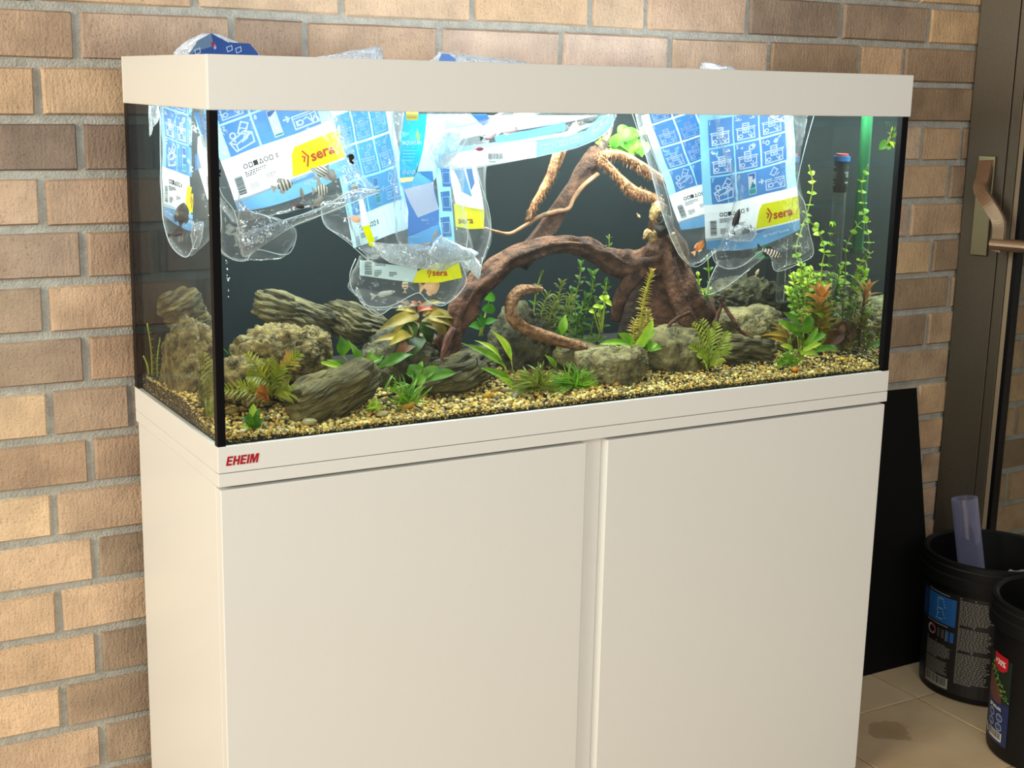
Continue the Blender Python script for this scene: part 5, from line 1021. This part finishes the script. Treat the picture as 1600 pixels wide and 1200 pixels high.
seamline([(556, 404), (547, 428), (550, 452), (564, 466), (575, 478), (602, 480), (620, 474), (642, 462), (656, 458), (668, 470), (688, 478), (705, 470), (718, 458), (729, 440), (724, 420)], 0.10, bD); seamline([(556, 452), (566, 474), (590, 493), (612, 480)], 0.13, bD)
pouch('bright_fold', [(578, 378, 735, 388), (590, 392, 748, 398), (604, 408, 715, 412), (640, 418, 690, 424)], 0.082, 0.006, M_bright, bD, 14, 0.006, nt=18, ns=18)
pouch('bright_fold', [(690, 366, 696, 372), (668, 396, 738, 392), (700, 410, 746, 398)], 0.078, 0.005, M_bright, bD, 15, 0.004, nt=12, ns=10)
pouch('bright_fold', [(724, 408, 742, 402), (736, 424, 752, 414), (746, 436, 750, 434)], 0.09, 0.004, M_bright, bD, 16, 0.003, nt=10, ns=8)
# bag with the lower yellow logo right of it
bE = bag('fish bag with small yellow logo hanging left of the thin twig', (745, 430), 0.155)
pouch('film', [(690, 180, 770, 180), (694, 240, 762, 240), (700, 300, 760, 300), (704, 350, 766, 352), (706, 385, 768, 372), (716, 408, 760, 398), (730, 424, 748, 418)], 0.155, 0.03, M_film, bE, 17)
P = Print(); P.poly([(700, -258), (742, -252), (752, -300), (757, -330), (712, -320)], cW, 0); P.poly([(704, -256), (722, -256), (738, -308), (722, -300), (716, -280)], lin(120, 184, 228), 1); P.poly([(726, -256), (736, -256), (742, -286), (736, -298)], cB, 2)
P.poly([(709, -318), (732, -324), (757, -328), (756, -357), (734, -358), (712, -354)], cY, 2); P.text('sera', 716, -349, 14, lin(150, 104, 50), 3, 0.03)
P.build('printed_label', pixmap(0.16), M_print, bE)
seamline([(742, 248), (752, 290), (762, 320), (767, 352), (764, 375), (756, 400), (749, 425)], 0.145, bE); seamline([(728, 330), (731, 365), (728, 390)], 0.125, bE, 0.5)
# bag lying along the surface
bF = bag('clear fish bag lying almost flat along the water surface', (800, 250), 0.075)
pouch('film', [(700, 200, 690, 262), (722, 196, 724, 264), (775, 180, 780, 255), (840, 150, 842, 243), (900, 140, 900, 230), (940, 140, 944, 208), (958, 140, 962, 186)], 0.085, 0.055, M_film, bF, 18, 0.005, open_top=False)
P = Print(); P.poly([(694, -240), (760, -230), (838, -221), (838, -246), (800, -252), (722, -264), (690, -258)], cW, 0); P.poly([(838, -221), (880, -214), (916, -204), (938, -180), (960, -180), (957, -198), (930, -220), (880, -236), (838, -246)], lin(110, 176, 226), 0)
P.poly([(772, -212), (830, -203), (884, -190), (884, -204), (830, -216), (775, -224)], cB, 1); P.poly([(700, -232), (838, -214), (884, -206), (925, -190), (930, -194), (886, -212), (838, -220), (700, -240)], cL, 1)
P.poly([(700, -180), (935, -180), (890, -190), (830, -200), (720, -216), (690, -216)], lin(196, 228, 244), 0); P.poly([(735, -178), (760, -178), (768, -188), (755, -197)], cNavy, 2)
for a in ((845, -235), (868, -230), (892, -224)): P.line([(a[0], a[1]), (a[0]+18, a[1]+4), (a[0]+18, a[1]+11), (a[0], a[1]+8)], 1.1, cIc, 2, closed=True); P.circle(a[0]+9, a[1]+6, 3, 1, cIc, 2, 8)
for a in ((926, -206), (938, -196)): P.line([(a[0], a[1]), (a[0]+10, a[1]+6), (a[0]+14, a[1]+18), (a[0]+3, a[1]+12)], 1.1, cIc, 2, closed=True)
barcode(P, 762, -251, 25, 12, cW, cK, 2); textlines(P, 764, -252, 22, 3, 1, cK, 2)
P.build('printed_label', pixmap(0.09), M_print, bF)
pouch('folded_corner', [(672, 230, 684, 262), (684, 214, 700, 258), (704, 200, 722, 230), (722, 202, 730, 220)], 0.045, 0.012, M_fold, bF, 19, 0.006, nt=16, ns=12, open_top=False)
seamline([(722, 206), (708, 200), (686, 214), (670, 234), (676, 250), (692, 263), (686, 240), (690, 224)], 0.034, bF); seamline([(692, 262), (722, 265), (780, 256), (842, 244), (900, 231), (944, 210), (960, 186)], 0.06, bF, 0.5); seamline([(720, 215), (790, 206), (850, 196), (920, 183)], 0.045, bF, 0.4)
pouch('gathered_neck', [(686, 80, 700, 82), (676, 92, 775, 91), (670, 100, 828, 102), (690, 150, 800, 150)], 0.22, 0.03, M_neck, bF, 20, 0.007, nt=22, ns=16, open_top=False, closed=False, fr=45)
P = Print(); P.poly([(684, -98), (690, -84), (700, -84), (712, -92), (712, -102)], lin(110, 150, 220), 0); P.build('neck_print', pixmap(0.185), M_print, bF)
# right pair
bG = bag('fish bag with yellow logo half covered by the bag on its right', (1090, 412), 0.15)
pouch('film', [(985, 120, 1140, 120), (992, 180, 1142, 180), (1006, 230, 1150, 225), (1020, 280, 1158, 270), (1034, 330, 1166, 315), (1050, 372, 1160, 350), (1064, 400, 1136, 380), (1082, 415, 1096, 410)], 0.15, 0.035, M_film, bG, 21)
panel(4, 4).build('printed_label', pmap((1056, 301), (32.5, -10.5), (-11.5, -33.5), 0.156, seed=5), M_print, bG)
seamline([(988, 178), (1004, 226), (1020, 280), (1034, 330), (1050, 375), (1066, 404), (1091, 416), (1128, 382)], 0.14, bG); seamline([(1002, 180), (1010, 215), (1030, 265), (1044, 310), (1050, 340)], 0.125, bG, 0.5)
pouch('gathered_neck', [(1098, 97, 1106, 98), (1096, 101, 1128, 103), (1094, 108, 1150, 110), (1090, 150, 1140, 150)], 0.24, 0.025, M_neck, bG, 22, 0.006, nt=18, ns=12, open_top=False, closed=False, fr=45)
bH = bag('right hand fish bag with the whole yellow logo in front of its neighbour', (1185, 420), 0.105)
pouch('film', [(1108, 120, 1268, 120), (1114, 180, 1262, 180), (1128, 235, 1254, 225), (1144, 285, 1248, 275), (1146, 320, 1258, 318), (1132, 360, 1264, 352), (1118, 392, 1268, 388)], 0.105, 0.04, M_film, bH, 23, closed=False)
panel(3, 5).build('printed_label', pmap((1113, 322), (39, -8.3), (-2.5, -42), 0.112, seed=6, bow=-1.0), M_print, bH)
pouch('lower_corner', [(1206, 386, 1266, 368), (1204, 400, 1272, 390), (1206, 414, 1262, 402), (1212, 424, 1226, 418)], 0.10, 0.012, M_film, bH, 24, 0.004, nt=16, ns=12)
pouch('lower_corner', [(1114, 388, 1196, 388), (1116, 404, 1192, 396), (1122, 416, 1170, 410), (1136, 421, 1150, 420)], 0.085, 0.022, M_film, bH, 25, 0.006, nt=18, ns=14)
pouch('hanging_tip', [(1120, 408, 1200, 398), (1112, 430, 1176, 418), (1106, 448, 1140, 444), (1105, 460, 1116, 459)], 0.12, 0.008, M_film, bH, 26, 0.003, nt=16, ns=12)
pouch('bright_fold', [(1136, 370, 1142, 376), (1150, 352, 1160, 378), (1170, 352, 1176, 376), (1180, 356, 1182, 364)], 0.055, 0.008, M_fold, bH, 27, 0.004, nt=14, ns=10, open_top=False)
seamline([(1272, 180), (1258, 230), (1246, 285), (1250, 305), (1258, 320), (1264, 360), (1271, 396), (1252, 410), (1214, 424), (1206, 408)], 0.092, bH); seamline([(1112, 392), (1118, 410), (1138, 420), (1162, 414), (1184, 396), (1196, 392), (1206, 404)], 0.07, bH); seamline([(1122, 410), (1108, 440), (1105, 460), (1135, 448), (1172, 420)], 0.115, bH, 0.5); seamline([(1136, 374), (1150, 368), (1172, 377), (1182, 364)], 0.05, bH, 0.5)
# loose film by the back left
bI = bag('loose crumpled clear film hanging at the back of the left end pane', (236, 205), 0.33)
pouch('film', [(224, 165, 250, 165), (228, 185, 248, 188), (232, 200, 240, 200), (230, 214, 234, 214)], 0.33, 0.012, M_neck, bI, 28, 0.005, nt=14, ns=8)
# ------------------------------------------------------------------ fish in the bags
def stripemat(name, base, dark, n=5, tail=None):
    m = pmat(name, base, 0.3, spec=0.6); nt = m.node_tree; b = nt.nodes['Principled BSDF']; tc = N(nt, 'ShaderNodeTexCoord'); wv = N(nt, 'ShaderNodeTexWave', bands_direction='X'); wv.inputs['Scale'].default_value = n; wv.inputs['Distortion'].default_value = 1.2
    L(nt, tc.outputs['Generated'], wv.inputs['Vector']); rp = N(nt, 'ShaderNodeValToRGB'); rp.color_ramp.elements[0].position = 0.35; rp.color_ramp.elements[1].position = 0.5; rp.color_ramp.elements[0].color = dark; rp.color_ramp.elements[1].color = base
    L(nt, wv.outputs['Color'], rp.inputs[0]); L(nt, rp.outputs[0], b.inputs['Base Color']); return m
F_stripe = stripemat('striped_silver_fish', lin(206, 206, 200), lin(96, 92, 88), 1.6); F_silver = pmat('silver_fish', lin(150, 145, 140), 0.3, var=0.3, scale=60); F_dark = pmat('dark_fish', lin(34, 32, 32), 0.4, var=0.4, scale=80)
F_orange = pmat('orange_fish', lin(236, 110, 30), 0.35, col2=lin(245, 220, 190), scale=50); F_koi = pmat('orange_white_fish', lin(60, 40, 34), 0.35, col2=lin(240, 150, 70), scale=42); F_pink = pmat('pink_fish', lin(235, 170, 190), 0.35, col2=lin(250, 215, 220), scale=60); F_red = pmat('red_fish', lin(150, 30, 60), 0.35); F_peach = pmat('peach_fish', lin(214, 160, 118), 0.4, col2=lin(230, 190, 150), scale=40); F_loach = stripemat('banded_fish', lin(235, 225, 215), lin(34, 20, 18), 2.4); F_cream = stripemat('cream_banded_fish', lin(220, 205, 170), lin(110, 84, 60), 1.2); F_fin = pmat('clear_fin', lin(215, 215, 210), 0.4, trans=0.5); M_eye = pmat('fish_eye', (0.004, 0.004, 0.004, 1), 0.15)
def fish(label, u, v, y, lpx, ang, hr, mat, fin=None, tall=0.0, yaw=0, group=None):
    """body along local x, drawn side on; ang turns it in the picture of its side, degrees"""
    t = thing('fish', (0, 0, 0), label, 'fish', group); Ln = lpx*PM; fin = fin or mat
    prof = [(-.38, .05), (-.30, .10), (-.18, .26), (-.02, .44), (.14, .5), (.28, .44), (.40, .28), (.47, .12), (.5, .02)]; V, Fc = [], []; n = 10
    for x, h in prof:
        for k in range(n): a = 6.2832*k/n; V.append(Vector((x*Ln, math.cos(a)*h*hr*Ln*0.38*(1 if hr < .5 else .7), math.sin(a)*h*hr*Ln)))
    for i in range(len(prof)-1):
        for k in range(n): Fc.append((i*n+k, i*n+(k+1) % n, (i+1)*n+(k+1) % n, (i+1)*n+k))
    Fc += [tuple(range(n))[::-1], tuple((len(prof)-1)*n+k for k in range(n))]
    mk('body', V, Fc, mat, t, smooth=True, local=True)
    e = 0.0012*Ln/0.02*0.5
    def finm(name, pts, m_): 
        k = len(pts); V2 = [Vector((a*Ln, e*0.4, b*Ln)) for a, b in pts]+[Vector((a*Ln, -e*0.4, b*Ln)) for a, b in pts]
        mk(name, V2, [tuple(range(k)), tuple(range(2*k-1, k-1, -1))]+[(i, (i+1) % k, k+(i+1) % k, k+i) for i in range(k)], m_, t, local=True)
    q = hr*0.5
    finm('tail_fin', [(-.34, .04*hr*2), (-.52, .30*max(hr, .45)), (-.60, .34*max(hr, .45)), (-.54, 0), (-.60, -.34*max(hr, .45)), (-.52, -.30*max(hr, .45)), (-.34, -.04*hr*2)], fin)
    finm('dorsal_fin', [(.16, q*.92), (.04, q*1.1+tall*.4), (-.12, q*1.05+tall), (-.26, q*.7+tall*.6), (-.18, q*.52), (-.02, q*.82)], fin)
    finm('anal_fin', [(.06, -q*.92), (-.06, -q*1.1-tall*.7), (-.16, -q*1.0-tall), (-.26, -q*.6-tall*.4), (-.18, -q*.5)], fin)
    for s in (-1, 1):
        c = Vector((.36*Ln, s*.13*hr*Ln*0.95, .06*hr*Ln)); mk('eye', [c+w_*(0.028*Ln) for w_ in ICO], ICF, M_eye, t, smooth=True, local=True)
    t.location = fitz(A(u, v, y)); t.rotation_euler = (Matrix.Rotation(math.radians(-20+yaw), 3, 'Z') @ Matrix.Rotation(math.radians(-ang), 3, 'Y')).to_euler(); return t
fish('striped angelfish just under the large yellow logo', 501, 270, 0.085, 21, 60, .85, F_stripe, None, .3)
fish('silver grey fish right of the angelfish under the large logo', 517, 272, 0.085, 24, -62, .5, F_silver)
fish('striped fish facing right in the middle of the front left bag', 501, 297, 0.08, 21, 5, .85, F_stripe, None, .2)
fish('grey fish low in the front left bag beside the striped one', 496, 316, 0.08, 20, 40, .5, F_silver)
fish('striped silver fish over the white band by the barcode', 442, 290, 0.075, 27, 18, .62, F_stripe, None, .1)
fish('small slim grey fish over the blue foot of the front left bag', 472, 303, 0.08, 18, 100, .3, F_silver)
fish('small dark fish with red belly at the fold of the front left bag', 467, 322, 0.075, 16, -10, .45, F_dark, F_red)
fish('pale fish near the right edge of the front left bag', 553, 294, 0.085, 17, 45, .45, F_silver)
fish('orange and pink fish left of the pale bag', 554, 342, 0.13, 19, -20, .5, F_orange, F_pink)
fish('brown grey fish at the bottom of the pale bag', 594, 387, 0.13, 14, 50, .5, F_cream)
fish('grey fish by the dark blue square of the long bag', 680, 368, 0.09, 15, 60, .45, F_silver)
fish('faint slim fish under the dark blue square', 666, 382, 0.09, 20, 15, .25, F_silver)
fish('peach coloured round fish in the lowest pouch', 672, 447, 0.118, 29, 8, .95, F_peach)
fish('cream banded upright fish in the lowest pouch', 633, 446, 0.115, 20, 88, .45, F_cream)
fish('silvery translucent fish at the left of the lowest pouch', 600, 459, 0.112, 34, 12, .22, F_fin, F_fin)
fish('pink fish with dark marks in the surface bag', 763, 213, 0.05, 22, 16, .4, F_pink, F_dark)
fish('long pale pink fish in the upper middle of the surface bag', 794, 203, 0.05, 32, 14, .38, F_pink)
fish('small dark red fish low in the surface bag', 748, 233, 0.05, 15, 3, .4, F_red, F_pink)
fish('small dark fish at the right end of the surface bag', 920, 190, 0.055, 12, -5, .45, F_dark)
fish('orange fish with dark flank in the half covered bag', 1092, 386, 0.115, 27, 50, .5, F_koi, F_orange)
fish('black slim fish standing upright above the fold of the right hand bag', 1150, 345, 0.062, 40, 76, .26, F_dark, F_dark)
fish('dark fish shape standing in for the film fold shadow right of the upright black fish', 1166, 360, 0.06, 20, -140, .4, F_dark, F_dark, .1)  # dark body imitates the shadow of the film fold
fish('black and white banded fish at the bottom of the right hand bag', 1203, 394, 0.075, 44, -19, .3, F_loach, F_dark, .05)
fish('small brownish fish swimming free over the back right rock', 1183, 426, 0.2, 14, 65, .4, F_cream)
fish('tiny reddish fish swimming free left of the broken stump', 998, 337, 0.2, 9, -50, .45, F_peach)
fish('dark fish inside the bag behind the left end pane', 284, 338, 0.262, 40, 80, .5, F_dark, F_dark)
fish('small black fish low in the bag behind the left end pane', 276, 366, 0.262, 22, 8, .3, F_dark, F_dark)
